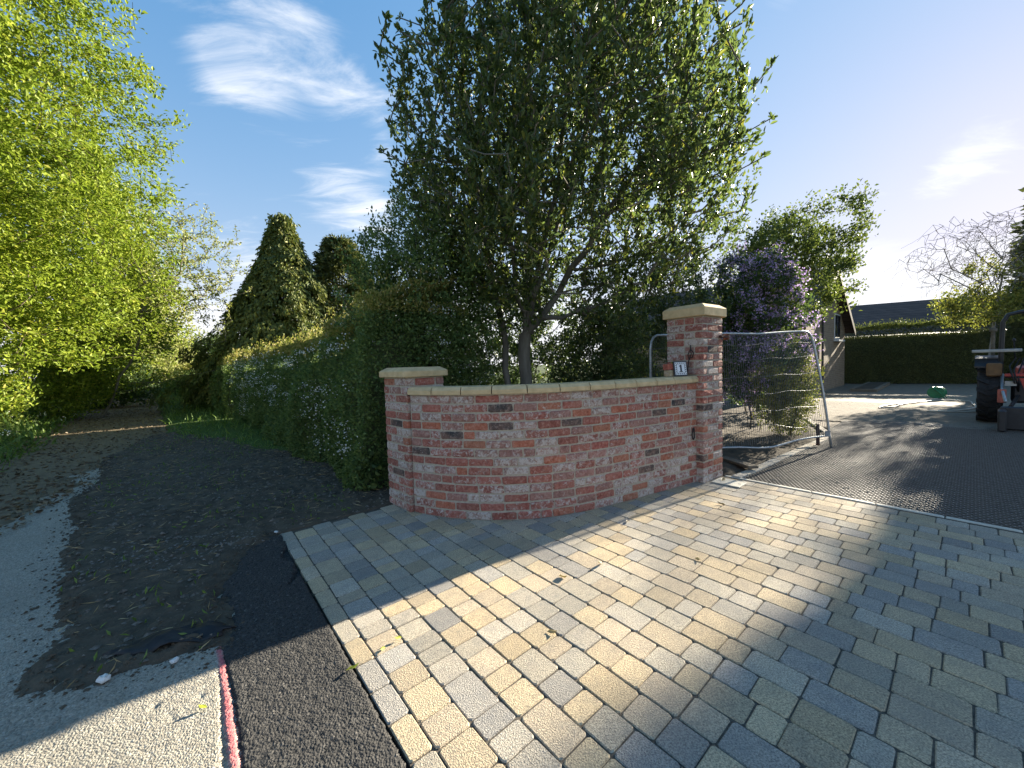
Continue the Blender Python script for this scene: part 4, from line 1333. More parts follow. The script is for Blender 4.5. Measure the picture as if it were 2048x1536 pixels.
# ------------------------------------------------------------------ compact tractor at the right edge, seen from behind
def tractor():
    fwd = math.radians(39.0)
    root = empty('tractor', (10.26, 7.42, 0), fwd - math.pi / 2, label='muddy compact tractor with roll bar parked on the drive', cat='tractor')
    # local: x right, y forward, origin on the ground under the rear axle
    R, Wd = 0.60, 0.30
    def wheel(x, y, R, Wd, lugs):
        w = MB().lathe([(R * 0.52, -Wd / 2), (R * 0.86, -Wd / 2), (R * 0.95, -Wd * .42), (R * 0.955, Wd * .42), (R * 0.86, Wd / 2), (R * 0.52, Wd / 2)], (x, y, R), 28, 'X').build('tyre', M['tyre'], root)
        l = MB()
        for k in range(lugs):
            for s in (-1, 1):
                a0 = 2 * math.pi * (k + (0.5 if s > 0 else 0)) / lugs
                V = []
                for (xx, da) in ((0.0, 0.0), (s * Wd * 0.52, 0.17)):
                    for rr_ in (R * 0.94, R * 1.0):
                        for w_ in (-0.03, 0.03):
                            a = a0 + da + w_ / R * 1.3
                            V.append((x + xx, y + rr_ * math.sin(a), R + rr_ * math.cos(a)))
                l.raw(V, [(0, 1, 3, 2), (4, 6, 7, 5), (0, 2, 6, 4), (1, 5, 7, 3), (2, 3, 7, 6), (0, 4, 5, 1)])
        l.build('tread_lugs', M['tyre'], w)
        MB().lathe([(0.04, -0.05), (R * 0.30, -0.06), (R * 0.53, -Wd * .3), (R * 0.53, Wd * .3), (R * 0.30, 0.05), (0.04, 0.06)], (x, y, R), 20, 'X').build('rim', M['orange_red'], w)
    for s in (-1, 1):
        wheel(s * 0.66, 0, R, Wd, 16)
        wheel(s * 0.55, 1.65, 0.36, 0.2, 14)
    MB().box((0, 0.05, 0.62), (0.75, 0.5, 0.42), 0, 0.04).build('axle_housing', M['dark_metal'], root)
    MB().box((0, 1.35, 0.85), (0.55, 1.2, 0.55), 0, 0.06).build('bonnet', M['red'], root)
    MB().box((0, 0.35, 0.92), (1.0, 0.8, 0.05), 0, 0.01).build('floor_plate', M['dark_metal'], root)
    for s in (-1, 1):
        fd = MB()
        pr = [(-0.5, 1.12), (-0.36, 1.27), (0.0, 1.33), (0.36, 1.27), (0.55, 1.05)]
        for (y0, z0), (y1, z1) in zip(pr, pr[1:]):
            fd.raw([(s * 0.50, y0, z0), (s * 0.85, y0, z0), (s * 0.85, y1, z1), (s * 0.50, y1, z1), (s * 0.50, y0, z0 + .03), (s * 0.85, y0, z0 + .03), (s * 0.85, y1, z1 + .03), (s * 0.50, y1, z1 + .03)],
                   [(0, 1, 2, 3), (7, 6, 5, 4), (0, 4, 5, 1), (1, 5, 6, 2), (2, 6, 7, 3), (3, 7, 4, 0)])
        fd.build('mudguard', M['dark_metal'], root)
    MB().box((0, 0.02, 1.18), (0.48, 0.46, 0.12), 0, 0.03).box((0, -0.22, 1.45), (0.46, 0.10, 0.5), 0, 0.04).build('seat', M['grey_blue'], root)
    hoop = [(-0.52, -0.38, 0.7), (-0.52, -0.40, 1.4), (-0.51, -0.42, 2.0), (-0.45, -0.43, 2.14), (-0.3, -0.43, 2.18), (0.3, -0.43, 2.18), (0.45, -0.43, 2.14), (0.51, -0.42, 2.0), (0.52, -0.40, 1.4), (0.52, -0.38, 0.7)]
    MB().tube(hoop, 0.035, 8).build('roll_bar', M['dark_metal'], root, smooth=True)
    MB().tube([(-0.62, 0.2, 0.9), (-0.62, 0.2, 1.85)], 0.028, 8).lathe([(0.05, 1.85), (0.055, 1.88), (0.04, 1.92), (0.02, 1.93)], (-0.62, 0.2, 0), 12).build('exhaust', M['timber'], root)
    MB().box((-0.58, -0.30, 1.45), (0.62, 0.34, 0.06), 0, 0.01).box((0.58, -0.30, 1.45), (0.62, 0.34, 0.06), 0, 0.01).build('fender_plate', M['pale_metal'], root)
    MB().box((-0.60, -0.44, 1.08), (0.20, 0.22, 0.26), 0, 0.02).build('tool_box', M['brown_box'], root)
    for k in range(3):
        MB().tube([(-0.34 + .05 * k, -0.35, 1.30), (-0.42 + .05 * k, -0.62, 1.15 - .08 * k), (-0.36 + .03 * k, -0.70, 0.85), (-0.30, -0.45, 0.66)], 0.012, 6).build('hydraulic_hose', M['black'], root, smooth=True)
    MB().tube([(-0.50, -0.46, 1.0), (-0.50, -0.62, 0.72), (-0.46, -1.05, 0.50)], 0.022, 8).build('lift_rod', M['galv'], root, smooth=True)
    MB().tube([(-0.34, 0.0, 1.3), (-0.36, -0.02, 1.62)], 0.012, 6).lathe([(0.005, 1.62), (0.024, 1.64), (0.024, 1.67), (0.005, 1.69)], (-0.36, -0.02, 0), 8).build('lever', M['dark_metal'], root)
    # rear linkage and box blade
    MB().box((0, -0.62, 0.98), (0.95, 0.05, 0.06), 0, 0.01).build('cross_bar', M['red'], root)
    MB().box((-0.40, -0.66, 0.82), (0.14, 0.01, 0.09)).build('number_plate', M['pale_metal'], root)
    MB().raw([(-0.30, -0.67, 0.92), (-0.14, -0.67, 0.92), (-0.22, -0.67, 0.64), (-0.30, -0.655, 0.92), (-0.14, -0.655, 0.92), (-0.22, -0.655, 0.64)], [(0, 1, 2), (5, 4, 3), (0, 3, 4, 1), (1, 4, 5, 2), (2, 5, 3, 0)]).build('warning_triangle', M['red'], root)
    MB().box((-0.50, -0.70, 0.58), (0.11, 0.06, 0.26), 0, 0.01).build('tail_light', M['orange_red'], root)
    for s in (-1, 1):
        MB().tube([(s * 0.3, -0.3, 0.55), (s * 0.4, -1.1, 0.42)], 0.03, 8).build('link_arm', M['dark_metal'], root)
    MB().box((0, -1.25, 0.22), (1.05, 0.10, 0.42), 0, 0.02).box((-0.50, -1.42, 0.20), (0.10, 0.45, 0.38), 0, 0.02).box((0.50, -1.42, 0.20), (0.10, 0.45, 0.38), 0, 0.02).build('box_blade', M['dark_metal'], root)


tractor()

# ------------------------------------------------------------------ trees and hedges
def make_tree(name, label, trunk_chains, targets, rtip, e, rmax, bark, step=0.3, up=0.5, jit=0.12, arc=0.1, seed=1, cat='tree', group=None, base=None):
    rng = np.random.default_rng(seed)
    root = empty(name, tuple(base if base is not None else trunk_chains[0][0]), label=label, cat=cat, group=group)
    sk = Skeleton()
    off = np.array(root.location)
    for ch in trunk_chains:
        par = -1
        pts = [np.array(q, float) - off for q in ch]
        if sk.p:
            A = np.array(sk.p); par = int(np.argmin(np.linalg.norm(A - pts[0], axis=1)))
        sk.chain(pts, par)
    T = np.asarray(targets, float) - off
    order = np.argsort(np.min(np.linalg.norm(T[:, None, :] - np.array(sk.p)[None], axis=2), axis=1))
    sk.attach(T[order], step, rng, up, jit, arc=arc)
    r = sk.radii(rtip, e, rmax)
    sk.mesh('trunk', bark, root, r)
    return root, sk, rng


def spine(a, b, n, wob, rng):
    a = np.array(a, float); b = np.array(b, float)
    return [tuple(a + (b - a) * i / n + (rng.normal(size=3) * wob if 0 < i < n else 0)) for i in range(n + 1)]


# --- big evergreen behind the wall
def main_tree():
    rng = np.random.default_rng(101)
    bx, by = 0.18, 5.85
    t0 = (bx, by, 0.0)
    stems = [spine(t0, (bx + 0.04, by, 1.9), 6, 0.012, rng)]
    stems.append(spine((bx - 0.17, by + 0.02, 0.0), (bx - 0.30, by + 0.1, 2.1), 6, 0.015, rng))
    crowns = [(1.55, 6.0, 6.3), (0.5, 5.9, 7.6), (-0.7, 5.75, 6.2), (2.4, 6.0, 4.9), (-1.2, 5.7, 4.8), (0.8, 6.6, 7.0), (1.0, 5.4, 5.6), (-0.1, 5.2, 4.6)]
    for i, c in enumerate(crowns):
        st = stems[0][-1] if i not in (2, 4) else stems[1][-1]
        mid = (st[0] + (c[0] - st[0]) * .45, st[1] + (c[1] - st[1]) * .5, st[2] + (c[2] - st[2]) * .42)
        stems.append(spine(st, mid, 4, .04, rng) + spine(mid, c, 4, .05, rng)[1:])
    # envelope: radius by height, centre drifting with height
    zs = np.array([2.1, 2.8, 3.6, 4.6, 5.6, 6.5, 7.4, 8.3, 9.0])
    rs = np.array([0.95, 2.05, 2.50, 2.60, 2.36, 2.0, 1.45, 0.85, 0.3])
    cxs = np.array([0.75, 0.85, 0.82, 0.82, 0.90, 0.96, 0.96, 0.95, 0.95])
    n = 3000
    z = 2.1 + 6.9 * rng.random(n * 3)
    keep = rng.random(n * 3) < (np.interp(z, zs, rs) / 2.75) ** 2
    z = z[keep][:n]
    a = rng.random(len(z)) * 2 * np.pi
    lump = 0.86 + 0.38 * (fbm(np.cos(a) * 1.6 + 5, np.sin(a) * 1.6 + z * 0.9, 7, 3) + 0.25)
    rad = np.interp(z, zs, rs) * lump * rng.random(len(z)) ** 0.42
    T = np.stack([np.interp(z, zs, cxs) + rad * np.cos(a), by + 0.05 + rad * np.sin(a) * 0.86, z], 1)
    # open window of bare limbs low on the drive side
    hole = (T[:, 2] < 3.75) & (T[:, 0] > 0.5) & (rng.random(len(T)) < 0.40)
    T = T[~hole]
    # shoots that stand proud of the outline
    sh = []
    for _ in range(90):
        aa = rng.random() * 2 * np.pi; zz = rng.uniform(3.2, 8.4)
        rr = np.interp(zz, zs, rs) * rng.uniform(1.0, 1.10)
        sh.append((np.interp(zz, zs, cxs) + rr * np.cos(aa), by + rr * .86 * np.sin(aa), zz + rng.uniform(0.1, .4)))
    sh += [(3.42, 5.9, 6.05), (3.28, 5.8, 5.85), (3.36, 6.1, 5.5), (3.35, 5.9, 4.35), (3.2, 5.8, 4.15), (3.1, 6.0, 4.5), (2.95, 5.7, 6.9), (3.05, 5.9, 6.7)]
    T = np.concatenate([T, np.array(sh)])
    root, sk, rng = make_tree('evergreen_tree', 'big dark evergreen tree with grey trunk standing behind the curved wall', stems, T, 0.0088, 0.44, 0.17, M['bark_grey'], 0.25, 0.9, 0.10, 0.25, 102)
    tp, td = sk.tipinfo()
    td = unit(td + np.array([0, 0, 0.75]))
    P, D = spray(tp, td, 22, 0.44, 0.035, 0.75, 0.6, 0.2, rng)
    P2, D2 = spray(tp + td * 0.03, td, 8, 0.03, 0.008, 0.8, 0.55, 0.1, rng)       # whorl at the shoot tip
    P = np.concatenate([P, P2]); D = np.concatenate([D, D2])
    rn = rng.random(len(P)) ** 1.15
    leaves('crown', P, D, 0.050 + 0.048 * rng.random(len(P)), M['leaf_bay'], root, 0.43, True, rn, rng=rng)


main_tree()


def shrub(name, label, c, rad, nt, m, L, mat, seed, wid=0.45, bark='bark_brown', cat='shrub', up=0.35, stems=4, spread=0.05, tw=0.22, group=None, six=False, shell=0.4, zmin=0.08, base=None, rtip=0.0035, light=1.0, lump=0.35):
    rng = np.random.default_rng(seed)
    bx, by = base if base else (c[0], c[1])
    T = ball(nt, (0, 0, 0), (1, 1, 1), rng, shell)
    T = T * (1 + shape_noise(T * 2 + seed, lump * 2, 1.3, seed)[:, None])
    T = np.array(c) + T * np.array(rad)
    T = T[T[:, 2] > zmin]
    ch = []
    for i in range(stems):
        a = 2 * math.pi * i / stems + 0.4
        ch.append(spine((bx + 0.10 * math.cos(a), by + 0.10 * math.sin(a), 0.0), (bx + (c[0] - bx) * .5 + rad[0] * .35 * math.cos(a), by + (c[1] - by) * .5 + rad[1] * .35 * math.sin(a), max(c[2] - rad[2] * .35, c[2] * .45)), 4, 0.03, rng))
    root = empty(name, (bx, by, 0), label=label, cat=cat, group=group)
    sk = Skeleton(); off = np.array([bx, by, 0])
    for q in ch:
        sk.chain([np.array(p) - off for p in q])
    T = T - off
    order = np.argsort(np.linalg.norm(T - (np.array(c) - off), axis=1))
    sk.attach(T[order], 0.3, rng, 0.6, 0.1)
    sk.mesh('stem', M[bark], root, sk.radii(rtip, 0.42, 0.07))
    tp, td = sk.tipinfo()
    P, D = spray(tp, td, m, tw, spread, 0.6, 0.75, up, rng)
    ok = P[:, 2] > 0.03
    P, D = P[ok], D[ok]
    leaves('crown', P, D, L * (0.7 + 0.6 * rng.random(len(P))), M[mat], root, wid, six, rng.random(len(P)) ** (1.2 / light), rng=rng)
    return root, tp, td, rng


def blossoms(root, P, mat, per, r, size, rng):
    n = len(P)
    Q = (P[:, None, :] + rng.normal(size=(n, per, 3)) * np.array(r)).reshape(-1, 3)
    D = rng.normal(size=Q.shape) + np.array([-0.2, -0.5, 0.5])
    o = leaves('blossom', Q, D, size * (0.7 + 0.6 * rng.random(len(Q))), M[mat], root, 0.9, False, rng=rng)
    return o


# --- hawthorn in flower over the short pillar
hr_, tp, td, rg = shrub('hawthorn_tree', 'hawthorn in white blossom rising behind the short pillar', (-1.25, 5.75, 2.35), (1.15, 0.95, 1.65), 950, 46, 0.048, 'leaf_hawthorn', 201, 0.6, cat='tree', base=(-0.86, 5.5), stems=3, spread=.06, tw=.25, zmin=.9)
sel = tp[(rg.random(len(tp)) < 0.20) & (tp[:, 1] < 0.6)]
blossoms(hr_, sel, 'blossom_white', 26, (0.055, 0.055, 0.035), 0.020, rg)

# --- dark shrubs filling the ground behind the wall
shrub('holly_bush', 'dark holly bush behind the middle of the curved wall', (1.55, 6.35, 1.35), (0.95, 0.75, 1.25), 520, 34, 0.052, 'leaf_bay', 211, 0.5, light=.7)
shrub('laurel_bush', 'dark evergreen bush behind the tall pillar and the fence panel', (3.05, 7.75, 1.95), (1.35, 1.0, 1.75), 620, 34, 0.065, 'leaf_bay', 212, 0.45, light=.6)
shrub('holly_bush', 'dark tangled bush behind the short pillar, under the hawthorn', (-0.75, 6.9, 1.1), (1.6, 0.8, 1.2), 480, 34, 0.05, 'leaf_hawthorn', 213, 0.5, light=.5)
shrub('evergreen_bush', 'tall dark bush deep behind the big evergreen tree', (0.9, 9.2, 1.7), (2.6, 1.0, 1.9), 640, 30, 0.075, 'leaf_bay', 214, 0.5, light=.6)

# --- lilac and golden shrub behind the fence panel
lr, tp, td, rg = shrub('lilac_bush', 'lilac in purple flower behind the fence panel', (4.75, 7.55, 1.95), (0.85, 0.85, 1.6), 560, 32, 0.066, 'leaf_lilac', 221, 0.75, stems=5)
side = (tp[:, 1] < 0.35) | (rg.random(len(tp)) < .2)
sel = tp[side & (rg.random(len(tp)) < 0.50) & (tp[:, 2] > .5)]
blossoms(lr, sel, 'blossom_lilac', 80, (0.05, 0.05, 0.08), 0.030, rg)
shrub('golden_shrub', 'low golden leaved shrub at the kerb behind the fence panel', (4.95, 6.95, 0.85), (0.58, 0.48, 0.95), 460, 30, 0.040, 'leaf_spirea', 222, 0.55)
shrub('leafy_tree', 'light green leafy tree behind the lilac, in front of the brick house', (7.4, 10.6, 4.05), (2.1, 1.6, 1.7), 620, 30, 0.085, 'leaf_maple', 223, 0.6, cat='tree', stems=3, spread=.09, tw=.35, zmin=1.6, lump=.5)
shrub('leafy_shrub', 'green shrub under the leafy tree beside the gable wall', (6.3, 10.2, 1.4), (1.2, 1.1, 1.5), 300, 26, 0.08, 'leaf_lilac', 224, 0.6)


# --- clipped hedges
def hedge(name, label, line, width, height, n, L, mats, seed, face=None, bulge=0.18, lsize=None, group=None, core='leaf_yew', topmat=None, flowers=0, hfun=None, wid=.55):
    """line: polyline of the foot of the front face; width to its right-hand side when walking the line backwards"""
    rng = np.random.default_rng(seed)
    Pl = np.array(line, float)
    seg = np.linalg.norm(np.diff(Pl, axis=0), axis=1); cum = np.concatenate([[0], np.cumsum(seg)]); tot = cum[-1]
    root = empty(name, (Pl[0][0], Pl[0][1], 0), label=label, cat='hedge', group=group)
    off = np.array([Pl[0][0], Pl[0][1], 0])

    def at(s):
        x = np.interp(s, cum, Pl[:, 0]); y = np.interp(s, cum, Pl[:, 1])
        d = (np.stack([np.interp(s + .3, cum, Pl[:, 0]), np.interp(s + .3, cum, Pl[:, 1])], -1) - np.stack([np.interp(s - .3, cum, Pl[:, 0]), np.interp(s - .3, cum, Pl[:, 1])], -1))
        d = unit(d)
        return np.stack([x, y], -1), d, np.stack([d[..., 1], -d[..., 0]], -1)
    hf = hfun or (lambda s: height + 0.0 * s)
    # sample the skin: front, top, ends
    dens = face or (lambda s: 1.0 + 0 * s)
    s = rng.random(n * 4) * tot
    s = s[rng.random(n * 4) < dens(s)][:n]
    H = hf(s)
    w = rng.random(len(s)) * (H + width * .9)
    front = w < H
    c, d, nr = at(s)
    bul = bulge * (fbm(s * 1.1, w * 1.1, seed, 4) * 2.2)
    z = np.where(front, w, H + bul * 1.5)
    depth = np.where(front, -bul + 0.34 * (w / H) ** 4, 0.25 + (w - H) * (1 - .25 / width))
    rag = np.abs(rng.normal(size=len(s))) * 0.05
    dep_j = np.where(front, depth + rag - 0.03, depth)
    zj = np.where(front, z, z - rag + 0.05 + np.where(rng.random(len(s)) < .12, .28 * rng.random(len(s)) ** 2, 0))
    X = np.stack([c[:, 0] + nr[:, 0] * dep_j, c[:, 1] + nr[:, 1] * dep_j, np.maximum(zj, .02)], 1)
    out = np.where(front[:, None], np.concatenate([-nr, np.full((len(s), 1), 0.35)], 1), np.array([[0, 0, 1.0]]))
    D = out * 0.55 + rng.normal(size=(len(s), 3)) * 0.7 + np.array([0, 0, .15])
    LL = (lsize(s) if lsize else L) * (0.65 + 0.7 * rng.random(len(s)))
    # the leafy end nearest the start of the line
    ne = int(n * .10)
    c0, d0, n0 = at(np.zeros(ne) + .01)
    he = hf(np.zeros(ne)); ze = rng.random(ne) * he; de = rng.random(ne) * width
    be = rng.normal(size=ne) * .05 + .20 * fbm(de * 1.3, ze * 1.3, seed + 9) - .02
    Xe = np.stack([c0[:, 0] + n0[:, 0] * de - d0[:, 0] * be, c0[:, 1] + n0[:, 1] * de - d0[:, 1] * be, np.maximum(ze, .02)], 1)
    X = np.concatenate([X, Xe]); D = np.concatenate([D, np.concatenate([-d0, np.zeros((ne, 1)) + .2], 1) * .5 + rng.normal(size=(ne, 3)) * .7])
    LL = np.concatenate([LL, (lsize(np.zeros(ne)) if lsize else L) * (0.65 + .7 * rng.random(ne))])
    front = np.concatenate([front, np.ones(ne, bool)]); zj = np.concatenate([zj, ze]); H = np.concatenate([H, he]); s = np.concatenate([s, np.zeros(ne)])
    P = X - off
    rn = rng.random(len(s))
    if topmat:
        tsel = (~front) | (zj > H - 0.16)
        leaves('lighter_top', P[tsel], D[tsel] + np.array([0, 0, .3]), LL[tsel], M[topmat], root, wid, False, rn[tsel], rng=rng)  # hawthorn hedge tops get leaves coloured as if lit by the sun
        P, D, LL, rn = P[~tsel], D[~tsel], LL[~tsel], rn[~tsel]
    leaves('foliage', P, D, LL, M[mats], root, wid, False, rn, rng=rng)
    # dark inner growth
    ss = np.linspace(0.30, tot - .3, max(6, int(tot / 0.5)))
    cc, dd, nn = at(ss); hh = hf(ss)
    V = []; prof = [(0.22, 0.0), (0.22, 0.55), (0.45, 0.88), (width * .5, 0.90), (width - .2, 0.9), (width - .2, 0.0)]
    for i in range(len(ss)):
        for k, (a, b) in enumerate(prof):
            jx = 0.06 * (_h(np.array(i), np.array(k), seed) - .5)
            V.append((cc[i, 0] + nn[i, 0] * (a + jx) - off[0], cc[i, 1] + nn[i, 1] * (a + jx) - off[1], b * (hh[i] - .12) + (jx if b else 0)))
    F = []
    k = len(prof)
    for i in range(len(ss) - 1):
        for j in range(k - 1):
            F.append((i * k + j, (i + 1) * k + j, (i + 1) * k + j + 1, i * k + j + 1))
    F.append((0, 1, 2, 3)); F.append((0, 3, 4, 5)); e = (len(ss) - 1) * k
    F.append((e, e + 3, e + 2, e + 1)); F.append((e, e + 5, e + 4, e + 3))
    me = fmesh('inner_growth', np.array(V), np.array(F), M[core], rnd=rng.random(len(F)) * .4)
    link(bpy.data.objects.new('inner_growth', me), root)
    if flowers:
        fs = rng.random(flowers * 3) * min(tot, 11) ; fw = 0.3 + rng.random(flowers * 3) * 1.6
        ok = fbm(fs * 0.35, fw * 2.0, 91, 3) > -0.05
        fs, fw = fs[ok][:flowers], fw[ok][:flowers]
        c, d, nr = at(fs)
        Q = np.stack([c[:, 0] - nr[:, 0] * .08 - off[0], c[:, 1] - nr[:, 1] * .08 - off[1], fw], 1)
        blossoms(root, Q, 'blossom_white', 8, (0.05, 0.05, 0.035), 0.022, rng)
    return root


HL = [pathp(1.75, 4.40), pathp(1.80, 6.0), pathp(1.95, 10), pathp(1.9, 14.5)]
hedge('hawthorn_hedge', 'tall hawthorn hedge with white blossom running from the short pillar', HL[::1], 1.5, 1.98, 105000, 0.042, 'leaf_hawthorn', 301,
      face=lambda s: np.clip(1.15 - s / 13, 0.25, 1), bulge=.26, lsize=lambda s: 0.042 + 0.0022 * s, topmat='leaf_hedge_top', flowers=210, hfun=lambda s: 1.98 + 0.32 * np.exp(-s / 1.4))
HF = [pathp(1.85, 14.8), pathp(1.7, 22), pathp(1.6, 34), pathp(1.2, 60)]
hedge('clipped_hedge', 'lower hedge farther down the path, its top coloured as sunlit', HF, 1.6, 1.9, 30000, 0.09, 'leaf_hawthorn', 302, face=lambda s: np.clip(1.1 - s / 40, .2, 1), lsize=lambda s: 0.075 + 0.003 * s, topmat='leaf_hedge_top', bulge=.3)
# tall hedge across the end of the drive (front faces the camera)
HB = [(24.6, 15.05), (20.9, 17.35), (17.2, 19.65), (16.6, 20.1)]
hedge('clipped_hedge', 'tall dark clipped hedge across the far end of the drive', HB, 1.5, 2.82, 60000, 0.085, 'leaf_yew', 303, bulge=.10, topmat='leaf_cypress', wid=.35)


# --- conifers behind the hedge, and one added out of frame to cast shade
def conifer(name, label, base, h, r0, n, L, mat, seed, drop=0.6, top=1.0, power=0.9, lean=0, wid=.5, clump=14):
    rng = np.random.default_rng(seed)
    root = empty(name, (base[0], base[1], 0), label=label, cat='tree')
    t = rng.random(n) ** 0.8
    z = 0.25 + (h - 0.3) * t
    prof = r0 * (1 - t) ** power * (0.80 + 0.35 * (fbm(t * 14, np.zeros(n) + seed, seed, 3) + .5))
    a = rng.random(n) * 2 * np.pi
    prof = prof * (0.8 + 0.5 * (fbm(np.cos(a) * 2.2 + 9, np.sin(a) * 2.2 + t * 7, seed + 2, 3) + .35)) + 0.12
    rr = prof * (0.55 + 0.45 * rng.random(n) ** .5)
    T = np.stack([rr * np.cos(a), rr * np.sin(a), z], 1)
    sk = Skeleton()
    sk.chain([(0.02 * math.sin(i), 0.02 * math.cos(i * 2), h * i / 12) for i in range(13)])
    lim = T[rng.choice(n, min(140, n), replace=False)]
    sk.attach(lim, 0.4, rng, 0.3, 0.08)
    sk.mesh('trunk', M['bark_brown'], root, sk.radii(0.006, 0.42, 0.16))
    m = clump
    outd = np.stack([np.cos(a), np.sin(a), np.zeros(n)], 1)
    D = unit(outd + np.array([0, 0, -drop]))
    u = rng.random((n, m, 1))
    side = np.cross(outd, [0, 0, 1.0])
    P = T[:, None, :] + D[:, None, :] * (u - .45) * L * 3.2 + side[:, None, :] * rng.normal(size=(n, m, 1)) * L * 1.0 * (1.15 - u) + rng.normal(size=(n, m, 3)) * L * .28
    d = D[:, None, :] + rng.normal(size=(n, m, 3)) * 0.40
    nrmv = np.repeat(outd + np.array([0, 0, .5]), m, 0)
    P = P.reshape(-1, 3); d = d.reshape(-1, 3)
    ok = P[:, 2] > .05
    rn = np.repeat(rng.random(n), m) * .5 + rng.random(n * m) * .5
    leaves('crown', P[ok], d[ok], L * (0.7 + .7 * rng.random(ok.sum())), M[mat], root, wid, False, rn[ok], nrm=nrmv[ok], rng=rng)
    return root


conifer('cypress_tree', 'broad conical golden green cypress behind the hedge', (-10.1, 17.6), 8.3, 4.3, 1300, 0.19, 'leaf_cypress', 401, drop=1.5, power=1.05, wid=.42, clump=46)
conifer('conifer_tree', 'darker bushy conifer right of the golden green cypress', (-8.25, 19.2), 7.8, 2.5, 900, 0.18, 'leaf_leyland', 402, drop=-0.25, power=.62, wid=.36, clump=40)
conifer('conifer_tree', 'tall columnar conifer added past the right edge to shade the lower right paving', (25.84, 15.76), 14.0, 3.1, 6800, 0.30, 'leaf_leyland', 403, drop=-.2, power=.35, wid=.5, clump=16)  # added off frame, its outline shaped for the shadow on the pavers


# --- bright broadleaf trees on the left of the path
def broadleaf(name, label, base, c, rad, nt, m, L, mat, seed, tw=.45, spread=.11, lump=.45, rt=.006, stems=1, wid=.62, six=False, zmin=.6, bark='bark_brown', up=-0.05, shell=.3, planar=0.0, limb=7, group=None):
    rng = np.random.default_rng(seed)
    T = ball(nt, (0, 0, 0), (1, 1, 1), rng, shell)
    T = T * (1 + shape_noise(T * 2.2 + seed, lump * 2, 1.5, seed)[:, None])
    T = np.array(c) + T * np.array(rad)
    T = T[T[:, 2] > zmin]
    b = (base[0], base[1], 0.0)
    ch = [spine(b, (b[0] + (c[0] - b[0]) * .4, b[1] + (c[1] - b[1]) * .4, c[2] * .45), 5, .04, rng)]
    st = ch[0][-1]
    ch.append(spine(st, (c[0], c[1], c[2] + rad[2] * .55), 6, .10, rng))
    for i in range(limb):
        a = 2 * math.pi * i / limb + rng.random()
        k = rng.integers(2, 6); s0 = ch[i % 2][min(k, len(ch[i % 2]) - 1)]
        e = (c[0] + rad[0] * .6 * math.cos(a), c[1] + rad[1] * .6 * math.sin(a), s0[2] + rng.uniform(.05, .35) * rad[2])
        ch.append(spine(s0, e, 5, .10, rng))
    root, sk, rng = make_tree(name, label, ch, T, rt, .43, .22, M[bark], .45, .5, .12, .05, seed + 1, group=group)
    tp, td = sk.tipinfo()
    td = unit(td * np.array([1, 1, 1 - planar]) + rng.normal(size=td.shape) * .15)
    P, D = spray(tp, td, m, tw, spread, .7, .6, up, rng)
    ok = P[:, 2] > .1
    nrm = np.tile(np.array([0.25, -.25, 1.0]), (ok.sum(), 1)) if planar else None
    rn = (np.repeat(rng.random(len(tp)), m) * .55 + rng.random(len(tp) * m) * .45)
    leaves('crown', P[ok], D[ok], L * (0.7 + .6 * rng.random(ok.sum())), M[mat], root, wid, six, rn[ok], nrm=nrm, rng=rng)
    return root


broadleaf('beech_tree', 'tall yellow green beech nearest on the left of the path', (-13.6, 8.6), (-13.0, 9.3, 7.4), (3.8, 3.6, 6.9), 2500, 42, 0.115, 'leaf_beech', 501, tw=.75, spread=.12, planar=.7, zmin=1.7)
broadleaf('beech_tree', 'second yellow green tree along the left of the path', (-17.5, 14.3), (-16.6, 15.4, 6.0), (3.0, 3.0, 5.6), 1500, 32, 0.13, 'leaf_beech', 502, tw=.75, spread=.14, planar=.6)
broadleaf('ash_tree', 'pale thinly leaved tree reaching over the path', (-14.6, 13.6), (-11.7, 14.2, 5.3), (1.9, 1.7, 2.3), 420, 13, 0.085, 'leaf_pale', 503, tw=.45, spread=.05, lump=.5, rt=.0085, bark='bark_grey', zmin=2.6)
broadleaf('willow_tree', 'pale green tree farther along the left of the path', (-23.5, 21.0), (-21.8, 21.8, 4.2), (3.2, 3.0, 3.8), 900, 22, 0.15, 'leaf_pale', 504, tw=.7, spread=.16)
broadleaf('beech_tree', 'distant green tree on the left near the path end', (-33.0, 30.5), (-32.0, 31.5, 4.6), (4.0, 4.0, 4.4), 800, 22, 0.22, 'leaf_beech', 505, tw=.9, spread=.2)
broadleaf('dark_tree', 'dark green tree closing the far end of the path', (-43.5, 44.5), (-43, 45.5, 3.3), (5.5, 5.0, 3.6), 800, 24, 0.26, 'leaf_hawthorn', 506, tw=.9, spread=.25)
broadleaf('dark_tree', 'dark bushy tree beyond the lower hedge at the path end', (-35.0, 42.5), (-34.0, 43.0, 3.0), (5.0, 4.0, 3.0), 600, 22, 0.26, 'leaf_lilac', 507, tw=.9, spread=.25)
broadleaf('bare_tree', 'small pale distant tree in the gap above the lower hedge', (-35.5, 48.0), (-35.5, 48.0, 4.4), (3.0, 3.0, 2.6), 300, 8, 0.20, 'leaf_pale', 508, tw=.5, spread=.2, bark='bark_grey', rt=.012)
shrub('hazel_bush', 'low bright green bush on the verge under the nearest beech', (-14.2, 9.4, 1.2), (1.5, 1.5, 1.3), 420, 30, 0.10, 'leaf_beech', 511, .6, spread=.1, tw=.4)
shrub('hazel_bush', 'yellow green bush on the left verge farther along the path', (-15.2, 13.0, 1.6), (1.5, 1.5, 1.7), 420, 28, 0.10, 'leaf_beech', 512, .6, spread=.1, tw=.4)
shrub('dark_bush', 'dark green bush beside the path below the pale trees', (-19.0, 18.0, 1.4), (2.0, 2.0, 1.7), 360, 30, 0.13, 'leaf_lilac', 513, .6, spread=.12, tw=.4)
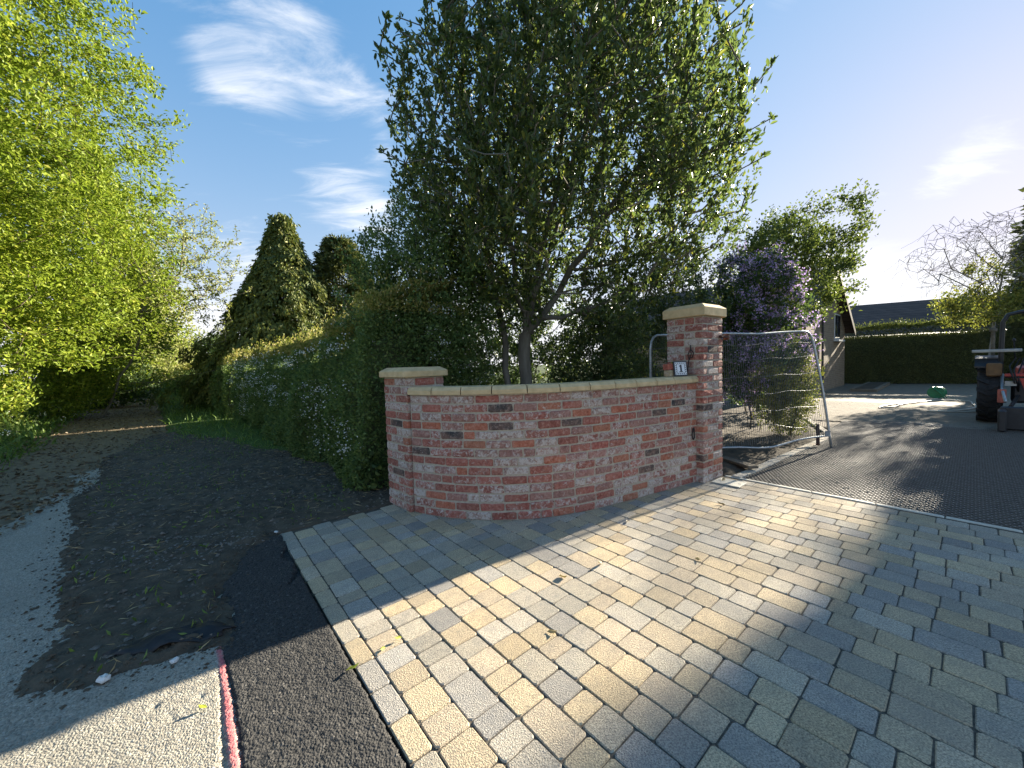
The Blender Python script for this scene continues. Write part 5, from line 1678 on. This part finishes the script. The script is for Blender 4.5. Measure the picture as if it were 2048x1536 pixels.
shrub('dark_bush', 'shaded green bush on the left verge near the path end', (-27.5, 26.5, 1.8), (2.6, 2.6, 2.1), 360, 30, 0.17, 'leaf_hawthorn', 514, .6, spread=.16, tw=.5)


# --- contorted birch by the far hedge
def birch():
    rng = np.random.default_rng(601)
    b = (18.5, 15.05, 0)
    st = spine(b, (18.75, 15.0, 2.6), 4, .05, rng)
    ch = [st]
    ends = [(19.9, 15.0, 6.2), (16.9, 15.4, 5.5), (18.3, 14.6, 6.5), (21.2, 15.2, 6.0), (17.6, 15.6, 6.1), (20.4, 14.6, 6.7), (16.2, 15.2, 4.7)]
    for e in ends:
        m = (st[-1][0] + (e[0] - st[-1][0]) * .4 + rng.normal() * .2, 15 + rng.normal() * .2, 2.6 + (e[2] - 2.6) * .5)
        ch.append(spine(st[-1], m, 3, .10, rng) + spine(m, e, 4, .16, rng)[1:])
    T = ball(720, (19.1, 15.1, 5.1), (3.8, 1.5, 1.9), rng, .45)
    T = T[T[:, 2] > 4.0]
    root, sk, rng = make_tree('birch_tree', 'bare twisted birch with pale trunk in front of the far hedge', ch, T, 0.0080, .43, .17, M['bark_birch'], .28, .4, .30, .0, 602)
    # hanging twigs
    tp, td = sk.tipinfo()
    m = MB()
    for p in tp[rng.random(len(tp)) < .45]:
        for _ in range(2):
            q = [p]
            v = np.array([rng.normal() * .09, rng.normal() * .09, -.03])
            for k in range(3):
                v = v + np.array([rng.normal() * .07, rng.normal() * .07, -.06]); q.append(q[-1] + v)
            m.tube(q, 0.0042, 3, False)
    o = m.build('twigs', M['bark_brown'], root); o['kind'] = 'stuff'
    # leaves on the low shoots only
    A = np.concatenate([ball(55, (17.0, 14.8, 3.0), (.55, .6, .7), rng), ball(70, (18.2, 14.9, 3.1), (.75, .6, .8), rng), ball(50, (19.5, 14.9, 3.2), (.6, .6, .7), rng), ball(24, (18.6, 15, 4.4), (1.2, .8, .5), rng)])
    off = np.array(b)
    D = rng.normal(size=A.shape) * .4 + np.array([0, 0, -1.0])
    P, d = spray(A - off, unit(D), 22, .4, .09, .7, .6, -.2, rng)
    leaves('crown', P, d, 0.10 * (0.7 + .6 * rng.random(len(P))), M['leaf_spirea'], root, .6, False, rng=rng)
    sk2 = Skeleton(); sk2.chain([np.array((0.2, 0, 2.0)), np.array((0.25, -.05, 2.6)), np.array((0.2, -.1, 3.4))])
    sk2.attach(A - off, .3, rng, .3, .15)
    sk2.mesh('low_shoots', M['bark_brown'], root, sk2.radii(.006, .4, .05))


birch()

# ------------------------------------------------------------------ grass, weeds, litter
def grass_on(name, label, poly, n, L, zf, seed, mat='leaf_grass', wid=.09, near=None, lean=.45):
    rng = np.random.default_rng(seed)
    p = np.array(poly); lo = p.min(0); hi = p.max(0)
    X = lo[0] + (hi[0] - lo[0]) * rng.random(n * 6); Y = lo[1] + (hi[1] - lo[1]) * rng.random(n * 6)
    sd = sdpoly(X, Y, poly) + 0.35 * fbm(X * 1.5, Y * 1.5, seed)
    d = np.hypot(X, Y)
    ok = (sd > 0) & (rng.random(len(X)) < np.clip((9.0 / d) ** 1.6, 0.03, 1)) & (fbm(X * 1.2, Y * 1.2, seed + 3) > -.22)
    X, Y, sd, d = X[ok][:n], Y[ok][:n], sd[ok][:n], d[ok][:n]
    Z = zf(X, Y, sd)
    P = np.stack([X, Y, Z - .01], 1)
    D = np.stack([rng.normal(size=len(X)) * lean, rng.normal(size=len(X)) * lean, np.ones(len(X))], 1)
    k = np.clip(d / 10, .8, 4)
    o = leaves(name, P, D, L * (0.5 + rng.random(len(X))) * np.clip(k, .8, 1.6), M[mat], None, wid, False, None, rng=rng, droop=.35)
    # wider blades far away
    tag(o, label, 'grass', kind='stuff')
    return P, d


VLn = [pathp(-1.7, 3), pathp(-1.7, 12), pathp(-1.9, 30), pathp(-2, 60), pathp(-9, 60), pathp(-9, 3)]
PL_, dl_ = grass_on('grass', 'long bright grass and weeds on the left bank under the beech', VLn, 42000, 0.17, lambda X, Y, sd: np.clip(sdpoly(X, Y, VL) * 0.36, -0.1, 0.85) + 0.10 * fbm(X * 0.8, Y * 0.8, 51), 701, wid=.14)
VRn = [pathp(0.45, 11.5), pathp(0.35, 30), pathp(0.2, 60), pathp(2.2, 60), pathp(2.2, 6.5), pathp(1.5, 8.2), pathp(1.0, 10)]
grass_on('grass', 'shaded grass along the foot of the hawthorn hedge', VRn, 26000, 0.13, lambda X, Y, sd: 0.0 + np.clip(sd, 0, .4) * .1 + 0.05 * fbm(X, Y, 55), 702, wid=.13)
# broad weeds and cow parsley on the left bank
rg = np.random.default_rng(703)
idx = rg.choice(np.where(dl_ < 26)[0], 900, replace=False)
Wp = np.repeat(PL_[idx], 9, 0) + rg.normal(size=(8100, 3)) * np.array([.09, .09, .07]) + np.array([0, 0, .10])
o = leaves('nettles', Wp, rg.normal(size=Wp.shape) + np.array([0, 0, .2]), .10, M['leaf_maple'], None, .55, False, rng=rg); tag(o, 'leafy weeds among the grass on the left bank', 'weeds', kind='stuff')
idx = rg.choice(np.where(dl_ < 22)[0], 90, replace=False)
Fp = np.repeat(PL_[idx] + np.array([0, 0, .32]), 14, 0) + rg.normal(size=(1260, 3)) * np.array([.06, .06, .03])
o = leaves('cow_parsley', Fp, rg.normal(size=Fp.shape) + np.array([0, 0, .8]), .03, M['blossom_white'], None, .9, False, rng=rg); tag(o, 'white cow parsley heads over the grass on the left bank', 'flowers', kind='stuff')

# weed at the foot of the short pillar
rg = np.random.default_rng(711)
wp = ball(70, (-1.72, 4.50, .26), (.17, .15, .24), rg)
wd = empty('weed', (-1.72, 4.50, 0), label='small green weed growing at the foot of the short pillar', cat='weed')
leaves('foliage', wp - np.array([-1.72, 4.5, 0]), rg.normal(size=wp.shape) + np.array([-.2, -.4, .3]), .085, M['leaf_lilac'], wd, .8, True, rng=rg, kind=None)
MB().tube([(0, 0, 0), (.01, .01, .15), (.0, .02, .34)], .005, 5).tube([(0, 0, 0), (-.05, -.02, .12), (-.1, -.04, .28)], .004, 5).build('stem', M['leaf_lilac'], wd)


def scatter_stones(name, label, pts, smin, smax, mat, seed, flat=.6):
    rng = np.random.default_rng(seed)
    n = len(pts)
    base = np.array([(1, 0, 0), (-1, 0, 0), (0, 1, 0), (0, -1, 0), (0, 0, 1), (0, 0, -1)], float)
    F0 = np.array([(0, 2, 4), (2, 1, 4), (1, 3, 4), (3, 0, 4), (2, 0, 5), (1, 2, 5), (3, 1, 5), (0, 3, 5)])
    s = smin + (smax - smin) * rng.random((n, 1, 1)) ** 2.5
    V = base[None] * s * (0.6 + .8 * rng.random((n, 6, 3)))
    V[:, :, 2] *= flat
    a = rng.random(n) * 6.28
    ca, sa = np.cos(a)[:, None], np.sin(a)[:, None]
    x = V[:, :, 0] * ca - V[:, :, 1] * sa; y = V[:, :, 0] * sa + V[:, :, 1] * ca
    V = np.stack([x, y, V[:, :, 2]], 2) + pts[:, None, :]
    F = (np.arange(n)[:, None, None] * 6 + F0[None]).reshape(-1, 3)
    o = fobj(name, V.reshape(-1, 3), F, mat, None)
    tag(o, label, 'stones', kind='stuff')


def on_soil(n, seed, poly):
    rng = np.random.default_rng(seed)
    p = np.array(poly); lo = p.min(0); hi = p.max(0)
    X = lo[0] + (hi[0] - lo[0]) * rng.random(n * 8); Y = lo[1] + (hi[1] - lo[1]) * rng.random(n * 8)
    ok = sdpoly(X, Y, poly) > 0.02
    X, Y = X[ok][:n], Y[ok][:n]
    return np.stack([X, Y, np.maximum(h_soil(X, Y, sdpoly(X, Y, SP)), 0.0) + .002], 1)


def rim(n, seed, lo, hi):
    rng = np.random.default_rng(seed)
    X = rng.uniform(-7.5, -1.4, n * 20); Y = rng.uniform(1.5, 7.0, n * 20)
    sd = sdpoly(X, Y, SP)
    ok = (sd > lo) & (sd < hi) & (rng.random(len(X)) < np.exp(-np.maximum(-sd, 0) / .07)) & ((X - Q0[0]) * DN[0] + (Y - Q0[1]) * DN[1] < -.02)
    X, Y = X[ok][:n], Y[ok][:n]
    return np.stack([X, Y, np.maximum(h_soil(X, Y, sdpoly(X, Y, SP)), 0.002) + .003], 1)


M['pebble'] = simple('mixed pebbles', (0.20, 0.18, 0.15), (0.06, 0.054, 0.046), 35, .85, .2)
M['pale_pebble'] = simple('pale chippings', (0.22, 0.21, 0.19), (0.12, 0.115, 0.10), 35, .85, .2)
scatter_stones('pebbles', 'small dark stones scattered through the dug soil', on_soil(6500, 721, SP), .004, .026, M['pebble'], 722)
scatter_stones('chippings', 'pale chippings spread on the soil near the paver corner', on_soil(420, 723, [(-2.1, 3.3), (-2.4, 3.45), (-3.4, 3.3), (-3.3, 2.75), (-2.6, 2.7), (-2.25, 3.0)]), .003, .016, M['pale_pebble'], 724)
scatter_stones('soil_crumbs', 'crumbs of dark soil spilling over the lane edge', rim(2600, 725, -.22, .10), .003, .015, M['soil'], 726)
rg = np.random.default_rng(751)
gs, gt = rg.uniform(.1, 7.5, 2600), rg.uniform(0.0, 4.2, 2600)
gx, gy = Q0[0] + DN[0] * (SMAX + gs) + EN[0] * (2.16 + gt), Q0[1] + DN[1] * (SMAX + gs) + EN[1] * (2.16 + gt)
scatter_stones('loose_gravel', 'loose gravel scattered over the black grid on the drive', np.stack([gx, gy, np.full(2600, -.001)], 1), .004, .014, M['pale_pebble'], 752)
# straw and twigs on the soil
rg = np.random.default_rng(731)
P = on_soil(2300, 732, SP) + np.array([0, 0, .008])
o = leaves('straw', P, rg.normal(size=P.shape) * np.array([1, 1, .08]), .10 * rg.random(len(P)) + .03, M['dry_leaf'], None, .06, False, rng=rg); tag(o, 'dry straw and twigs strewn over the dug soil', 'straw', kind='stuff')
P = on_soil(1500, 733, SP) + np.array([0, 0, .01])
P = P[fbm(P[:, 0], P[:, 1], 5) > -.02]
o = leaves('seedlings', P, rg.normal(size=P.shape) * .5 + np.array([0, 0, .5]), .05, M['leaf_grass'], None, .3, False, rng=rg); tag(o, 'thin green seedlings and cut grass over the dug soil', 'grass', kind='stuff')
# dead leaves along the path
rg = np.random.default_rng(741)
l_ = 5.5 + 40 * rg.random(9000) ** 2; n_ = -2.3 + 3.2 * rg.random(9000)
X, Y = 0.727 * n_ - 0.687 * l_, 0.687 * n_ + 0.727 * l_
ok = sdpoly(X, Y, PP) > -.3
P = np.stack([X[ok], Y[ok], np.full(ok.sum(), .02)], 1)
o = leaves('dead_leaves', P, rg.normal(size=P.shape) * np.array([1, 1, .15]), .05 + .03 * rg.random(len(P)), M['leaf_twig'], None, .55, False, rng=rg); tag(o, 'brown dead leaves littering the path', 'leaves', kind='stuff')

# single fallen leaves on tarmac and pavers
spots = [(-0.84, 1.78, 'fallen_leaf', .055, 'bright green curled leaf on the fresh tarmac'), (-0.63, 2.0, 'fallen_leaf', .035, 'small yellow leaf on the fresh tarmac at the paver edge'), (-0.70, 1.94, 'fallen_leaf', .03, 'tiny green leaf by the edge course of the pavers'),
         (-1.36, 1.60, 'fallen_leaf', .03, 'yellow leaf on the sunlit old tarmac'), (0.28, 2.56, 'dry_leaf', .05, 'dry curled leaf on the sunlit pavers below the wall middle'), (0.62, 2.72, 'dry_leaf', .05, 'pale dry leaf on the sunlit pavers left of the shadow edge'),
         (0.15, 2.02, 'dry_leaf', .045, 'dry leaf lying on the buff pavers in the foreground'), (1.30, 2.75, 'dry_leaf', .045, 'dry leaf on the pavers between wall and tractor shadow'), (2.08, 3.75, 'dry_leaf', .06, 'brown dry leaf on the pavers near the inspection cover'),
         (2.44, 4.47, 'dry_leaf', .07, 'brown leaf resting on the cream inspection cover'), (1.02, 3.45, 'dry_leaf', .05, 'dry leaf on the pavers near the foot of the wall')]
for i, (x, y, mt, L, lab) in enumerate(spots):
    r2 = np.random.default_rng(800 + i)
    V, F, k = leaf_arrays(np.array([[0, 0, 0.0]]), np.array([[r2.normal(), r2.normal(), .15]]), L * 1.3, .45, -.25, True, r2, nrm=np.array([[0, 0, 1.0]]))
    V[:, 2] -= V[:, 2].min()
    o = fobj('fallen_leaf', V, F, M[mt], None, rnd=r2.random(2)); o.location = (x, y, .016 if 'cover' in lab and 'resting' in lab else (.010 if 'tarmac' in lab else .003))
    tag(o, lab, 'leaf', 'single leaves fallen on the paving')

# torn membrane poking out of the soil
rg = np.random.default_rng(811)
m = MB(); nx, ny = 14, 7
for i in range(nx):
    for j in range(ny):
        u, v = i / (nx - 1), j / (ny - 1)
        m.v.append((-2.13 + 0.50 * u - .02 * math.sin(v * 5), 1.93 + 0.16 * u + .14 * (v - .5) * (0.5 + .8 * math.sin(u * 3.1)), 0.028 + .035 * math.sin(u * 3.1) * (0.4 + abs(math.sin(u * 7 + v * 3))) + .012 * rg.normal() * .5 - .03 * abs(v - .5)))
for i in range(nx - 1):
    for j in range(ny - 1):
        m.f.append((i * ny + j, (i + 1) * ny + j, (i + 1) * ny + j + 1, i * ny + j + 1))
o = m.build('membrane', M['black'], smooth=True)
md = o.modifiers.new('thick', 'SOLIDIFY'); md.thickness = .004
tag(o, 'crumpled black membrane sticking out of the soil by the lane', 'membrane')
for i, (x, y, s, lab) in enumerate([(-1.98, 1.76, .022, 'white stone on the lane edge below the dug soil'), (-1.74, 1.87, .016, 'small pale stone beside the black membrane'), (-2.16, 3.40, .014, 'white pebble at the corner of the pavers'), (-2.32, 3.30, .012, 'pale pebble on the soil left of the paver corner')]):
    r2 = random.Random(900 + i)
    mb = MB().box((0, 0, 0), (s * 2.2, s * 1.6, s * 1.2), r2.random() * 3, s * .35)
    mb.v = [(a + r2.uniform(-.2, .2) * s, b + r2.uniform(-.2, .2) * s, c + r2.uniform(-.15, .15) * s) for a, b, c in mb.v]
    o = mb.build('stone', M['upvc']); o.location = (x, y, s * .6 + .008); tag(o, lab, 'stone', 'loose pale stones')
